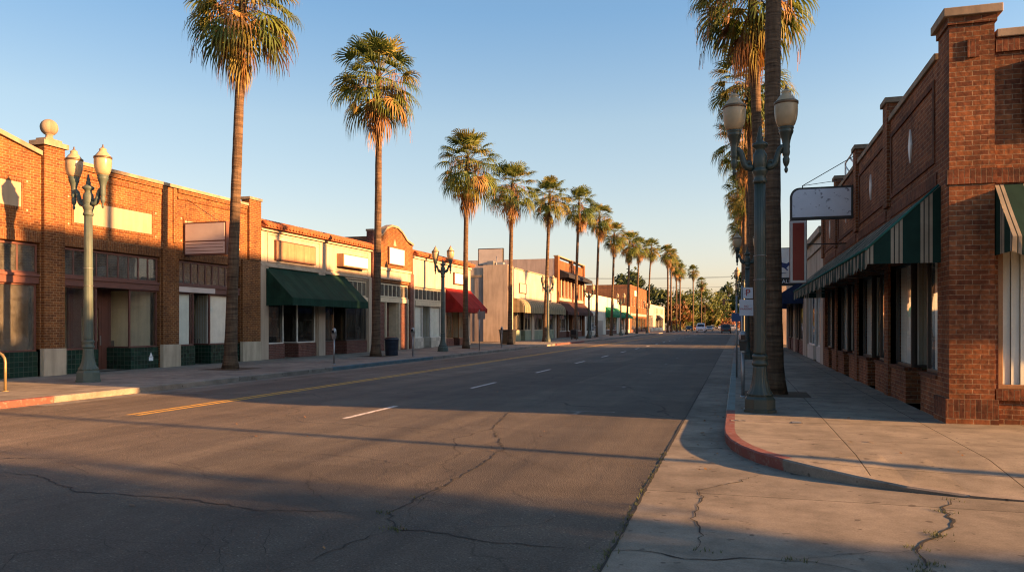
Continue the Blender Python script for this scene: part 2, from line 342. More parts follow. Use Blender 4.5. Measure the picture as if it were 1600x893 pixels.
class MB:
    def __init__(s): s.v, s.f, s.mi, s.sm, s.mats = [], [], [], [], []
    def m(s, mat):
        mat = M[mat] if isinstance(mat, str) else mat
        if mat not in s.mats: s.mats.append(mat)
        return s.mats.index(mat)
    def poly(s, pts, mat, smooth=False):
        b = len(s.v); s.v += [tuple(p) for p in pts]; s.f.append(tuple(range(b, b+len(pts)))); s.mi.append(s.m(mat)); s.sm.append(smooth)
    def hexa(s, p, mat):
        """p: 8 corners, bottom 4 then top 4"""
        b = len(s.v); s.v += [tuple(q) for q in p]; k = s.m(mat)
        c = sum((Vector(q) for q in p), Vector())/8
        for f in ((0, 3, 2, 1), (4, 5, 6, 7), (0, 1, 5, 4), (1, 2, 6, 5), (2, 3, 7, 6), (3, 0, 4, 7)):
            a, bb, d = (Vector(p[f[i]]) for i in (0, 1, 2)); nn = (bb-a).cross(d-bb)
            if nn.dot(a-c) < 0: f = f[::-1]
            s.f.append(tuple(b+i for i in f)); s.mi.append(k); s.sm.append(False)
    def box(s, x0, x1, y0, y1, z0, z1, mat):
        s.hexa([(x0, y0, z0), (x1, y0, z0), (x1, y1, z0), (x0, y1, z0), (x0, y0, z1), (x1, y0, z1), (x1, y1, z1), (x0, y1, z1)], mat)
    def fbox(s, fr, a0, a1, z0, z1, n0, n1, mat):
        P = fr.P
        s.hexa([P(a0, z0, n0), P(a1, z0, n0), P(a1, z0, n1), P(a0, z0, n1), P(a0, z1, n0), P(a1, z1, n0), P(a1, z1, n1), P(a0, z1, n1)], mat)
    def prism(s, pts, off, mat):
        """polygon of 3D points extruded by vector off"""
        pts = [Vector(p) for p in pts]; off = Vector(off); n = len(pts); b = len(s.v); k = s.m(mat)
        s.v += [tuple(p) for p in pts] + [tuple(p+off) for p in pts]
        nor = Vector((0, 0, 0))
        for i in range(n): nor += pts[i].cross(pts[(i+1) % n])
        flip = nor.dot(off) > 0
        fs = [tuple(range(n)), tuple(range(2*n-1, n-1, -1))] + [(i, i+n, (i+1) % n+n, (i+1) % n) for i in range(n)]
        for f in fs:
            f = tuple(b+i for i in f)
            s.f.append(f[::-1] if flip else f); s.mi.append(k); s.sm.append(False)
    def tube(s, path, rad, mat, n=10, smooth=True, cap=True):
        path = [Vector(p) for p in path]; rad = rad if isinstance(rad, (list, tuple)) else [rad]*len(path); b = len(s.v); k = s.m(mat)
        up = None
        for i, p in enumerate(path):
            d = (path[min(i+1, len(path)-1)] - path[max(i-1, 0)]).normalized()
            if up is None: up = Vector((1, 0, 0)) if abs(d.x) < .8 else Vector((0, 1, 0))
            x = (up - d*up.dot(d)).normalized(); y = d.cross(x); up = x
            for j in range(n):
                a = 2*PI*j/n; s.v.append(tuple(p + (x*math.cos(a) + y*math.sin(a))*rad[i]))
        for i in range(len(path)-1):
            for j in range(n):
                s.f.append((b+i*n+j, b+i*n+(j+1) % n, b+(i+1)*n+(j+1) % n, b+(i+1)*n+j)); s.mi.append(k); s.sm.append(smooth)
        if cap:
            s.f.append(tuple(b+j for j in range(n))[::-1]); s.mi.append(k); s.sm.append(False)
            e = b+(len(path)-1)*n; s.f.append(tuple(e+j for j in range(n))); s.mi.append(k); s.sm.append(False)
    def lathe(s, prof, mat, c=(0, 0, 0), n=24, smooth=True, mod=None, rot=0.):
        b = len(s.v); k = s.m(mat)
        for r, z in prof:
            for j in range(n):
                a = 2*PI*j/n+rot; rr = r*(mod(a) if mod else 1)
                s.v.append((c[0]+rr*math.cos(a), c[1]+rr*math.sin(a), c[2]+z))
        for i in range(len(prof)-1):
            for j in range(n):
                s.f.append((b+i*n+j, b+i*n+(j+1) % n, b+(i+1)*n+(j+1) % n, b+(i+1)*n+j)); s.mi.append(k); s.sm.append(smooth)
        s.f.append(tuple(b+j for j in range(n))[::-1]); s.mi.append(k); s.sm.append(False)
        e = b+(len(prof)-1)*n; s.f.append(tuple(e+j for j in range(n))); s.mi.append(k); s.sm.append(False)
    def ball(s, c, r, mat, n=16, sz=1.):
        s.lathe([(r*math.sin(PI*i/10)+1e-4, -r*sz*math.cos(PI*i/10)) for i in range(11)], mat, c, n)
    def build(s, name, parent=None, bevel=0.):
        off = Vector((0, 0, 0)); q = parent
        while q is not None: off += q.location; q = q.parent
        me = bpy.data.meshes.new(name); me.from_pydata([tuple(Vector(p)-off) for p in s.v], [], s.f)
        for mt in s.mats: me.materials.append(mt)
        me.polygons.foreach_set('material_index', s.mi); me.polygons.foreach_set('use_smooth', s.sm)
        uv = me.uv_layers.new(name='UVMap').data
        for p in me.polygons:
            nx, ny, nz = (abs(x) for x in p.normal)
            for li in p.loop_indices:
                x, y, z = s.v[me.loops[li].vertex_index]
                uv[li].uv = (x, y) if nz > .75 else ((y, z) if nx > ny else (x, z))
        me.update()
        o = bpy.data.objects.new(name, me); C.objects.link(o)
        if parent is not None: o.parent = parent
        if bevel:
            bm = o.modifiers.new('edge', 'BEVEL'); bm.width = bevel; bm.segments = 2; bm.limit_method = 'ANGLE'
        return o

def tag(o, label=None, cat=None, group=None, kind=None):
    if label: o['label'] = label
    if cat: o['category'] = cat
    if group: o['group'] = group
    if kind: o['kind'] = kind
    return o
def thing(name, label, cat, loc=(0, 0, 0), group=None, rz=0.):
    o = bpy.data.objects.new(name, None); C.objects.link(o); o.location = loc; o.rotation_euler = (0, 0, rz); o.empty_display_size = .3
    return tag(o, label, cat, group)
def copy_tree(o, parent=None):
    c = o.copy(); C.objects.link(c); c.parent = parent
    for ch in [x for x in bpy.data.objects if x.parent == o]: copy_tree(ch, c)
    return c
def structure(o): o['kind'] = 'structure'; return o
def text_part(txt, size, mat, parent, loc, rot, name='lettering'):
    cu = bpy.data.curves.new(name, 'FONT'); cu.body = txt; cu.size = size; cu.align_x = 'CENTER'; cu.align_y = 'CENTER'; cu.extrude = .002
    f = bpy.data.objects.new(name, cu); C.objects.link(f); bpy.context.view_layer.update()
    me = bpy.data.meshes.new_from_object(f.evaluated_get(bpy.context.evaluated_depsgraph_get())); bpy.data.objects.remove(f)
    me.materials.clear(); me.materials.append(M[mat])
    o = bpy.data.objects.new(name, me); C.objects.link(o); o.parent = parent; o.location = loc; o.rotation_euler = rot
    return o

# ------------------------------------------------------------------ camera geometry (used to lay things out on the ground)
TH = math.atan(352/1200.); CS, SN = math.cos(TH), math.sin(TH); CAMZ = 1.75
def yx(u, X):
    k = (u-800)/1200.; return X*(CS+k*SN)/(-SN+k*CS)
def gp(u, v, z=0.):
    d = (CAMZ-z)*1200./(v-507.); x = (u-800)/1200.*d
    return (-SN*d+CS*x, CS*d+SN*x, z)
# ------------------------------------------------------------------ facade helpers
def wall(mb, fr, s0, s1, z0, z1, holes, depth, mat):
    """a wall with rectangular holes (s0,s1,z0,z1), its front at n=0 and back at n=-depth"""
    ss = sorted({s0, s1, *[h[0] for h in holes], *[h[1] for h in holes]}); zs = sorted({z0, z1, *[h[2] for h in holes], *[h[3] for h in holes]})
    ss = [x for x in ss if s0 <= x <= s1]; zs = [x for x in zs if z0 <= x <= z1]
    def hole(a, b): return any(h[0] < a < h[1] and h[2] < b < h[3] for h in holes)
    P = fr.P
    for i in range(len(ss)-1):
        for j in range(len(zs)-1):
            a0, a1, c0, c1 = ss[i], ss[i+1], zs[j], zs[j+1]
            if hole((a0+a1)/2, (c0+c1)/2): continue
            mb.poly([P(a0, c0, 0), P(a1, c0, 0), P(a1, c1, 0), P(a0, c1, 0)], mat)
            mb.poly([P(a0, c0, -depth), P(a0, c1, -depth), P(a1, c1, -depth), P(a1, c0, -depth)], mat)
    for h in holes:
        a0, a1, c0, c1 = max(h[0], s0), min(h[1], s1), max(h[2], z0), min(h[3], z1)
        for q in (((a0, c0), (a0, c1)), ((a1, c0), (a1, c1)), ((a0, c1), (a1, c1)), ((a0, c0), (a1, c0))):
            if q[0][1] == q[1][1] == z0: continue
            mb.poly([P(*q[0], 0), P(*q[1], 0), P(*q[1], -depth), P(*q[0], -depth)], mat)
    mb.poly([P(s0, z1, 0), P(s1, z1, 0), P(s1, z1, -depth), P(s0, z1, -depth)], mat)
    for a in (s0, s1): mb.poly([P(a, z0, 0), P(a, z1, 0), P(a, z1, -depth), P(a, z0, -depth)], mat)

def window(par, fr, s0, s1, z0, z1, n, cols=1, rows=1, fm='frame_red', fw=.06, fd=.07, glass='glass', name='window', splits=None):
    f = MB()
    f.fbox(fr, s0, s1, z0, z0+fw, n-fd/2, n+fd/2, fm); f.fbox(fr, s0, s1, z1-fw, z1, n-fd/2, n+fd/2, fm)
    f.fbox(fr, s0, s0+fw, z0+fw, z1-fw, n-fd/2, n+fd/2, fm); f.fbox(fr, s1-fw, s1, z0+fw, z1-fw, n-fd/2, n+fd/2, fm)
    mw = fw*.7
    xs = splits or [s0+(s1-s0)*i/cols for i in range(1, cols)]
    for x in xs: f.fbox(fr, x-mw/2, x+mw/2, z0+fw, z1-fw, n-fd*.4, n+fd*.4, fm)
    for j in range(1, rows):
        z = z0+(z1-z0)*j/rows
        e = [s0+fw] + xs + [s1-fw]
        for a, b in zip(e[:-1], e[1:]): f.fbox(fr, a+(mw/2 if a in xs else 0), b-(mw/2 if b in xs else 0), z-mw/2, z+mw/2, n-fd*.35, n+fd*.35, fm)
    fo = f.build(name, par, .006 if fw >= .05 else 0)
    g = MB(); P = fr.P; e = .02
    g.poly([P(s0+e, z0+e, n), P(s1-e, z0+e, n), P(s1-e, z1-e, n), P(s0+e, z1-e, n)], glass); g.build('pane', fo)
    return fo

def blinds(par, fr, s0, s1, z0, z1, n, mat='blind', w=.11, flip=False):
    b = MB(); P = fr.P; k = max(2, int((s1-s0)/w)); rnd = random.Random(int(s0*91+z0*7))
    for i in range(k):
        a = s0+(s1-s0)*i/k; c = a+(s1-s0)/k*.96; t = .03+.025*rnd.random()
        if flip: t = -.016-.008*rnd.random()
        b.poly([P(a, z0+.02*rnd.random(), n-t), P(c, z0, n+t*.4), P(c, z1, n+t*.4), P(a, z1, n-t)], mat)
    return b.build('vertical_blinds', par)

def interior(par, fr, s0, s1, z0, z1, nf, nb, mat='int'):
    b = MB(); P = fr.P
    b.poly([P(s0, z0, nb), P(s1, z0, nb), P(s1, z1, nb), P(s0, z1, nb)], mat)
    b.poly([P(s0, z1, nb), P(s1, z1, nb), P(s1, z1, nf), P(s0, z1, nf)], mat)
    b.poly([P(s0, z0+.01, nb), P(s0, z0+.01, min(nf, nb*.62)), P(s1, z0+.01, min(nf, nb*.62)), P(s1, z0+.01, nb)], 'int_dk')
    for a in (s0, s1): b.poly([P(a, z0, nb), P(a, z0, nf), P(a, z1, nf), P(a, z1, nb)], mat)
    # a partition and a counter give the empty shop some depth
    w = s1-s0
    if w > 2.2:
        b.fbox(fr, s0+w*.42, s0+w*.47, z0, z1-.02, nb+.01, nb+abs(nf-nb)*.45, mat)
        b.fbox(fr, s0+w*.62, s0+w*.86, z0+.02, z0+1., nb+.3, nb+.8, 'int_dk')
    return b.build('shop_interior', par)

def door(par, fr, s0, s1, z0, z1, n, fm, glass='glass', kick=.35):
    d = MB(); fw = .11
    d.fbox(fr, s0, s0+fw, z0, z1, n-.03, n+.03, fm); d.fbox(fr, s1-fw, s1, z0, z1, n-.03, n+.03, fm)
    d.fbox(fr, s0+fw, s1-fw, z1-fw, z1, n-.03, n+.03, fm); d.fbox(fr, s0+fw, s1-fw, z0, z0+kick, n-.03, n+.03, fm)
    o = d.build('door', par)
    g = MB(); P = fr.P; g.poly([P(s0+fw*.8, z0+kick*.9, n), P(s1-fw*.8, z0+kick*.9, n), P(s1-fw*.8, z1-fw*.8, n), P(s0+fw*.8, z1-fw*.8, n)], glass); g.build('pane', o)
    h = MB(); h.fbox(fr, s1-fw*.75, s1-fw*.45, z0+.85, z0+1.2, n+.04, n+.075, 'frame_alu'); h.build('handle', o)
    return o

def storefront(par, fr, segs, zb, zt, bm, fm, im='int', depth=2.3, rec=1.15, z0=.15, n=-.14, glass='glass', bn=-.04, cap=None, dz=None):
    """segs: (kind, s0, s1): win, blind, entry, board; entries are recessed with glass returns"""
    s_lo, s_hi = segs[0][1], segs[-1][2]
    kinds = {i: k for i, (k, _, _) in enumerate(segs)}
    for i, (k, a, b) in enumerate(segs):
        if k in ('win', 'blind'):
            d = MB(); l = kinds.get(i-1) == 'entry'; r = kinds.get(i+1) == 'entry'
            d.fbox(fr, a, b, z0, zb, -.36, bn, bm)
            if l: d.fbox(fr, a+.0, a+.2, z0, zb-.002, -rec, -.362, bm)
            if r: d.fbox(fr, b-.2, b-.0, z0, zb-.002, -rec, -.362, bm)
            if cap: d.fbox(fr, a-.003, b+.003, zb, zb+.06, -.3, bn+.035, cap)
            d.build('bulkhead', par)
            zz = zb+(.06 if cap else 0)
            window(par, fr, a, b, zz, zt, n, fm=fm, glass=glass, name='display_window', splits=[a+(b-a)*.5] if b-a > 2.4 else None)
            if k == 'blind': blinds(par, fr, a+.05, b-.05, zz+.04, zt-.03, n-.08)
            for cond, s, sg in ((l, a+.1, -1), (r, b-.1, 1)):
                if cond:
                    sf = fr.side(s, sg)      # its own s axis runs along the outer normal
                    window(par, sf, -rec, n-.04, zz, zt, 0., fm=fm, glass=glass, name='display_window', fw=.05)
                    if k == 'blind': blinds(par, sf, -rec+.05, n-.1, zz+.04, zt-.03, -.09)
        elif k == 'entry':
            w = b-a; dw = min(.98, w-.1); c = (a+b)/2
            zd = min(zt, 2.45)
            door(par, fr, c-dw/2, c+dw/2, z0+.01, zd, -rec, fm, glass)
            f = MB(); sm = 'frame_cream' if fm == 'frame_dk' else fm
            if w-dw > .2:
                f.fbox(fr, a-.2, c-dw/2, z0, zt, -rec-.05, -rec+.04, sm); f.fbox(fr, c+dw/2, b+.2, z0, zt, -rec-.05, -rec+.04, sm)
            f.fbox(fr, c-dw/2, c+dw/2, zd, zt, -rec-.03, -rec+.03, fm)
            f.fbox(fr, a-.19, b+.19, zt+.004, zt+.05, -rec, -.05, 'int_dk')
            f.build('entry_surround', par)
        elif k == 'board':
            d = MB(); d.fbox(fr, a, b, z0, zt, -.3, -.12, bm); d.build('infill_panel', par)
    interior(par, fr, s_lo+.02, s_hi-.02, z0, zt+.06, -.4, -depth, im)

def awning(par, fr, s0, s1, zt, zf, zv, proj, mat, edge=None, curved=False, drop=.0, scallop=0., gate=True, name='awning'):
    """sloped canvas with closed ends and a hanging valance: zt top at the wall, zf front edge, zv valance bottom"""
    b = MB(); P = fr.P
    if curved:
        prof = [(0, zt)] + [(proj*math.sin(a*PI/2/8), zf+(zt-zf)*math.cos(a*PI/2/8)) for a in range(1, 9)]
    else: prof = [(0, zt), (proj, zf)]
    m = max(8, int((s1-s0)/.45)) if scallop or not curved else 12
    rnd = random.Random(int(s0*10))
    sag = [0.03*rnd.uniform(-1, 1) for _ in range(m+1)]
    for i in range(m):
        a, c = s0+(s1-s0)*i/m, s0+(s1-s0)*(i+1)/m
        for (n0, z0), (n1, z1) in zip(prof[:-1], prof[1:]):
            k0, k1 = (sag[i], sag[i+1]) if not curved else (0, 0)
            nm = (n0+n1)/2; zm = (z0+z1)/2
            if curved: b.poly([P(a, z0, n0), P(c, z0, n0), P(c, z1, n1), P(a, z1, n1)], mat, True)
            else:
                b.poly([P(a, z0, n0), P(c, z0, n0), P(c, zm+k1, nm), P(a, zm+k0, nm)], mat, True); b.poly([P(a, zm+k0, nm), P(c, zm+k1, nm), P(c, z1, n1), P(a, z1, n1)], mat, True)
        # valance
        if scallop:
            q = 6
            for j in range(q):
                u0, u1 = a+(c-a)*j/q, a+(c-a)*(j+1)/q
                e0, e1 = zv-scallop*math.sin(PI*j/q), zv-scallop*math.sin(PI*(j+1)/q)
                w0, w1 = proj+.012*math.sin(u0*9), proj+.012*math.sin(u1*9)
                b.poly([P(u0, zf, proj), P(u1, zf, proj), P(u1, e1, w1), P(u0, e0, w0)], mat)
        else: b.poly([P(a, zf, proj), P(c, zf, proj), P(c, zv, proj-.004), P(a, zv, proj-.004)], mat)
    for s in (s0, s1):
        pts = [P(s, z, n) for n, z in prof] + [P(s, zv, proj), P(s, zv, 0)] if not drop else [P(s, z, n) for n, z in prof] + [P(s, zv, proj), P(s, zf-.02, 0)]
        b.poly(pts, mat)
    o = b.build(name, par)
    fr_ = MB()
    fr_.tube([P(s0+.03, zf-.03, proj-.03), P(s1-.03, zf-.03, proj-.03)], .018, 'metal', 6)
    k = max(2, int((s1-s0)/2.5))
    for i in range(k+1):
        s = s0+.05+(s1-s0-.1)*i/k
        fr_.tube([P(s, zf-.05, .02), P(s, zf-.03, proj-.03)], .014, 'metal', 6); fr_.tube([P(s, zt-.1, .02), P(s, zf-.02, proj-.05)], .014, 'metal', 6)
    fr_.build('awning_frame', o)
    if edge:
        e = MB()
        e.tube([P(s0, zt+.01, .03), P(s0, zf+.015, proj)], .022, edge, 6)
        e.tube([P(s0-.01, zf+.012, proj+.006), P(s1+.01, zf+.012, proj+.006)], .028, edge, 6); e.build('awning_piping', o)
    return o

def soldier(mb, fr, s0, s1, z0, z1, mat, proud=.022): mb.fbox(fr, s0, s1, z0, z1, -.02, proud, mat)
def ring(mb, fr, s0, s1, z0, z1, w, mat, proud=.03):
    mb.fbox(fr, s0, s1, z0, z0+w, -.02, proud, mat); mb.fbox(fr, s0, s1, z1-w, z1, -.02, proud, mat)
    mb.fbox(fr, s0, s0+w, z0+w, z1-w, -.02, proud-.002, mat); mb.fbox(fr, s1-w, s1, z0+w, z1-w, -.02, proud-.002, mat)

FL = Fr((-20.8, 0, 0), (0, 1, 0), (1, 0, 0))      # street face of the west row
FR_ = Fr((3.3, 0, 0), (0, 1, 0), (-1, 0, 0))      # street face of the east row
FS = Fr((0, 14.04, 0), (1, 0, 0), (0, -1, 0))     # south face of the corner building
G = .15                                           # pavement height

def shell(par, x0, x1, y0, y1, z1, mat, front, roofz=None, t=.3, skip=()):
    """side and back walls and roof; the street wall stands at x=front"""
    b = MB(); f0, f1 = (x0, x1-.31) if front == x1 else (x0+.31, x1)
    if 'y0' not in skip: b.box(f0, f1, y0, y0+t, 0, z1, mat)
    if 'y1' not in skip: b.box(f0, f1, y1-t, y1, 0, z1, mat)
    xb = (x0, x0+t) if front == x1 else (x1-t, x1)
    b.box(xb[0], xb[1], y0+t+.002, y1-t-.002, 0, z1-.003, mat); b.build('wall', par)
    r = MB(); z = roofz or z1-.5
    r.box(x0+t, x1-.3, y0+.05, y1-.05, z-.2, z, 'roof'); r.build('roof', par)

# ------------------------------------------------------------------ ground, roads, pavements
s = MB(); s.poly([(-2500, -600, -.06), (2500, -600, -.06), (2500, 4000, -.06), (-2500, 4000, -.06)], 'ground'); structure(s.build('ground'))
s = MB(); s.poly([(-90, -60, 0), (90, -60, 0), (90, 900, 0), (-90, 900, 0)], 'asphalt'); structure(s.build('road'))
s = MB(); s.poly([(-.93, 2.3, .004), (60, 2.3, .004), (60, 9.5, .004), (.6, 9.5, .004), (.05, 57.5, .004), (-.93, 57.5, .004)], 'gutter'); structure(s.build('gutter'))
s = MB(); s.box(-.93, .05, 66.5, 149, -.01, .004, 'gutter'); s.box(-.93, .05, 157, 320, -.01, .004, 'gutter'); structure(s.build('gutter'))
s = MB(); s.poly([(-14.75, 13, .004), (-14.22, 13, .004), (-14.22, 320, .004), (-14.75, 320, .004)], 'gutter'); structure(s.build('gutter'))

def offset(path, d):
    out = []
    for i, p in enumerate(path):
        a = Vector(path[max(i-1, 0)]); b = Vector(path[min(i+1, len(path)-1)]); t = (b-a); t.z = 0; t.normalize()
        nrm = Vector((t.y, -t.x, 0)); out.append(tuple(Vector(p)+nrm*d))
    return out
def kerb(path, d, mats):
    """outer top edge path; top band of width |d| and the face down to the gutter"""
    inn = offset(path, d); b = MB()
    for i in range(len(path)-1):
        m = mats(path[i], path[i+1]); p, q = path[i], path[i+1]; c = .018 if p[2] > .06 else .004
        up = lambda P, Q, w: tuple(Vector(P).lerp(Vector(Q), w))
        p1, q1 = up(p, inn[i], .12), up(q, inn[i+1], .12)
        b.poly([inn[i], inn[i+1], q1, p1], m); 
        pl, ql = (p[0], p[1], p[2]-c), (q[0], q[1], q[2]-c)
        b.poly([p1, q1, ql, pl], m, True)
        po, qo = offset(path, -.02)[i], offset(path, -.02)[i+1]
        b.poly([pl, ql, (qo[0], qo[1], -.02), (po[0], po[1], -.02)], m)
    structure(b.build('kerb')); return inn
# east corner: the path runs from the far end towards the corner and round into the side street
kp = [(-.2, 57.4, .15)] + [(-.2, y, .15) for y in (50, 42, 33, 24, 18, 15, 14, 13, 12.4)] + [(-.18, 11.8, .15), (-.10, 11.2, .15), (.04, 10.65, .15), (.25, 10.15, .15), (.52, 9.72, .15), (.86, 9.36, .135), (1.25, 9.08, .105), (1.7, 8.86, .065), (2.25, 8.72, .035), (3., 8.66, .022), (6, 8.66, .022), (40, 8.66, .022)]
def km(p, q):
    y = (p[1]+q[1])/2
    return 'kerb_teal' if 15 < y < 34 else ('kerb_red' if 9.6 < y < 15.1 else 'kerb')
inn = kerb(kp, -.16, km)
i0 = 14                                            # the ramp begins here
flat = inn[:i0+1]; low = inn[i0:]
b = MB()
b.poly(list(flat) + [(1.7, 10.35, .15), (40, 10.35, .15), (40, 57.4, .15)], 'walk')
top = [low[0], (1.0, 10.1, .15), (1.35, 10.25, .15), (1.7, 10.35, .15), (2.2, 10.35, .15), (2.9, 10.35, .15), (6, 10.35, .15), (40, 10.35, .15)]
for i in range(len(low)-1):
    a, c = top[min(i, len(top)-1)], top[min(i+1, len(top)-1)]
    b.poly([low[i], low[i+1], c] + ([a] if i else []), 'walk', False)
structure(b.build('sidewalk'))
# the next blocks of the east side
for y0, y1 in ((66.5, 149), (157, 330)):
    inn = kerb([(-.2, y1, .15), (-.2, y0+2, .15), (0, y0+.8, .15), (.6, y0+.1, .15), (1.6, y0, .15), (40, y0, .15)], -.16, lambda p, q: 'kerb')
    b = MB(); b.poly(list(inn) + [(40, y1, .15)], 'walk_far'); structure(b.build('sidewalk'))
# west side
kw = [(-60, 9.5, .15), (-17.7, 9.5, .15)] + [(-17.7+3*math.sin(a*PI/16), 12.5-3*math.cos(a*PI/16), .15) for a in range(1, 9)] + [(-14.7, y, .15) for y in (13.65, 15.6, 18, 22, 26, 29, 31, 36, 44, 52, 60, 63, 66, 70, 76, 90, 120, 150, 190, 240, 320)]
def kmw(p, q):
    y = (p[1]+q[1])/2
    return 'kerb_red' if y < 13.7 or 62 < y < 75 else ('kerb_blue' if 26 < y < 36 else 'kerb')
inn = kerb(kw, -.16, kmw)
b = MB(); b.poly(list(inn) + [(-60, 320, .15)], 'walk'); structure(b.build('sidewalk'))
b = MB(); b.poly([(-60, 59.2, .156), (-20.75, 59.2, .156), (-20.75, 69.8, .156), (-60, 69.8, .156)], 'asphalt'); structure(b.build('parking_lot'))
for x0, y0, x1, y1 in ((-17.9, 22.8, -16.1, 25.2),):
    pass
# tree pits
def pit(x, y, w=.75, name='tree_pit'):
    b = MB(); b.poly([(x-w, y-w, .156), (x+w, y-w, .156), (x+w, y+w, .156), (x-w, y+w, .156)], 'soil'); structure(b.build(name))

# road paint
def strip(name, x0, x1, y0, y1, mat, z=.004, group=None):
    b = MB(); b.poly([(x0, y0, z), (x1, y0, z), (x1, y1, z), (x0, y1, z)], mat); return structure(b.build(name))
for dx in (-.17, .06): strip('centre_line', -11.25+dx, -11.25+dx+.11, 12.2, 149, 'yellow'); strip('centre_line', -11.25+dx, -11.25+dx+.11, 158, 320, 'yellow')
y = 12.9
while y < 300:
    if not 146 < y < 158: strip('lane_line', -7.1, -6.99, y, y+2.25, 'white')
    y += 7.1
for i in range(7):
    yy = 15.25+6.6*i
    strip('parking_mark', -3.45, -2.35, yy, yy+.08, 'whitef', .0045); strip('parking_mark', -3.1, -3.0, yy-.55, yy-.004, 'whitef')
    strip('parking_mark', -13.9, -12.9, yy+1.2, yy+1.3, 'whitef')
for yy in (61, 62): pass
strip('crosswalk_line', -14, -1, 147, 147.35, 'whitef'); strip('crosswalk_line', -14, -1, 150.5, 150.85, 'whitef')
rnd_ = random.Random(77)
# cracks with a shape of their own
def crack(px, w, z=.0042, seed=0, name='pavement_crack', mat='crack'):
    rnd = random.Random(seed); pts = [Vector(gp(u, v)) for u, v in px]; out = []
    for a, c in zip(pts[:-1], pts[1:]):
        k = max(2, int((c-a).length/.09))
        t = (c-a).normalized(); nr = Vector((-t.y, t.x, 0))
        for i in range(k):
            out.append(a.lerp(c, i/k) + nr*rnd.gauss(0, .022)*(1 if i else .3))
    out.append(pts[-1]); b = MB(); n = len(out)
    w *= .95; ws = [max(.002, w*(.35+.9*rnd.random())*min(1, (i+1)/6, (n-i)/8)) for i in range(n)]
    L = []
    for i, p in enumerate(out):
        t = (out[min(i+1, n-1)]-out[max(i-1, 0)]).normalized(); nr = Vector((-t.y, t.x, 0))
        L.append((p-nr*ws[i], p+nr*ws[i]*rnd.uniform(.4, 1.3)))
    for i in range(n-1):
        q = [L[i][0], L[i+1][0], L[i+1][1], L[i][1]]
        b.poly([(v.x, v.y, z) for v in q], mat)
    return structure(b.build(name))
crack([(0, 738), (60, 742), (118, 768), (190, 772), (300, 780), (395, 796), (480, 798), (600, 800)], .013, seed=1)
crack([(800, 640), (770, 668), (788, 700), (745, 730), (700, 756), (650, 778), (606, 802), (618, 828), (680, 832), (760, 846), (830, 852), (915, 858)], .014, seed=2)
crack([(606, 828), (540, 850), (470, 880), (430, 893)], .010, seed=3)
crack([(640, 795), (700, 756)], .006, seed=4)
crack([(300, 712), (380, 700), (470, 706), (560, 714), (640, 726), (716, 734)], .006, seed=5)
crack([(752, 690), (800, 712), (850, 728), (900, 748)], .005, seed=6)
crack([(118, 768), (60, 776), (0, 790)], .007, seed=7)
crack([(880, 600), (850, 628), (800, 640)], .006, seed=8)
crack([(940, 860), (1010, 862), (1070, 874), (1180, 873), (1270, 878), (1340, 893)], .012, .0086, 9)
crack([(1084, 862), (1094, 846), (1086, 800), (1100, 764), (1150, 754), (1190, 741)], .009, .0086, 10)
crack([(1486, 782), (1474, 800), (1492, 812), (1466, 838), (1432, 858), (1446, 880), (1440, 893)], .017, .0086, 11)
crack([(1250, 874), (1330, 866), (1420, 861)], .006, .0086, 12)
for i in range(46):
    x, y = rnd_.uniform(30, 1000), 640+250*rnd_.random()**1.3; q = [(x, y)]; a = rnd_.uniform(-.5, .5)+(PI if rnd_.random() < .5 else 0)
    for _ in range(rnd_.randint(2, 6)): a += rnd_.gauss(0, .6); l = rnd_.uniform(15, 45)*(y-480)/200; x += l*math.cos(a); y = min(1200, max(600, y+l*.33*math.sin(a))); q.append((x, y))
    if all(gp(*k)[0] < -1.1 for k in q): crack(q, .0035, .0041, 50+i)
# dirt filled joint between asphalt and gutter
b = MB(); rnd = random.Random(5); yy = 2.4; L = []
while yy < 57: L.append((-.93-.004-.022*rnd.random()**2, -.93+.006+.014*rnd.random()**2, yy)); yy += .12 if yy < 25 else .6
for (a0, a1, y0), (c0, c1, y1) in zip(L[:-1], L[1:]): b.poly([(a0, y0, .0082), (a1, y0, .0082), (c1, y1, .0082), (c0, y1, .0082)], 'crack')
structure(b.build('gutter_joint'))
b = MB()
for i in range(420):
    t = rnd.random()
    if t < .5: x, y = -.95+rnd.gauss(0, .02), 4.8+rnd.random()**1.6*6
    elif t < .8:
        q = gp(*rnd.choice([(1486, 782), (1474, 800), (1466, 838), (1432, 858), (1446, 880), (1440, 893), (1466, 838)])); x, y = q[0]+rnd.gauss(0, .05), q[1]+rnd.gauss(0, .06)
    else: q = gp(*rnd.choice([(606, 802), (612, 826), (650, 778), (1094, 860), (1240, 876), (950, 862), (618, 830)])); x, y = q[0]+rnd.gauss(0, .06), q[1]+rnd.gauss(0, .03)
    for _ in range(3):
        a = rnd.random()*2*PI; h = .012+.025*rnd.random(); l = .008+.02*rnd.random()
        b.poly([(x-.003*math.sin(a), y+.003*math.cos(a), .004), (x+.003*math.sin(a), y-.003*math.cos(a), .004), (x+l*math.cos(a), y+l*math.sin(a), .004+h)], 'weed')
LIT = 1
tag(b.build('crack_weeds'), 'tiny weeds sprouting along the gutter joint and pavement cracks', 'weeds', kind='stuff')
b = MB()
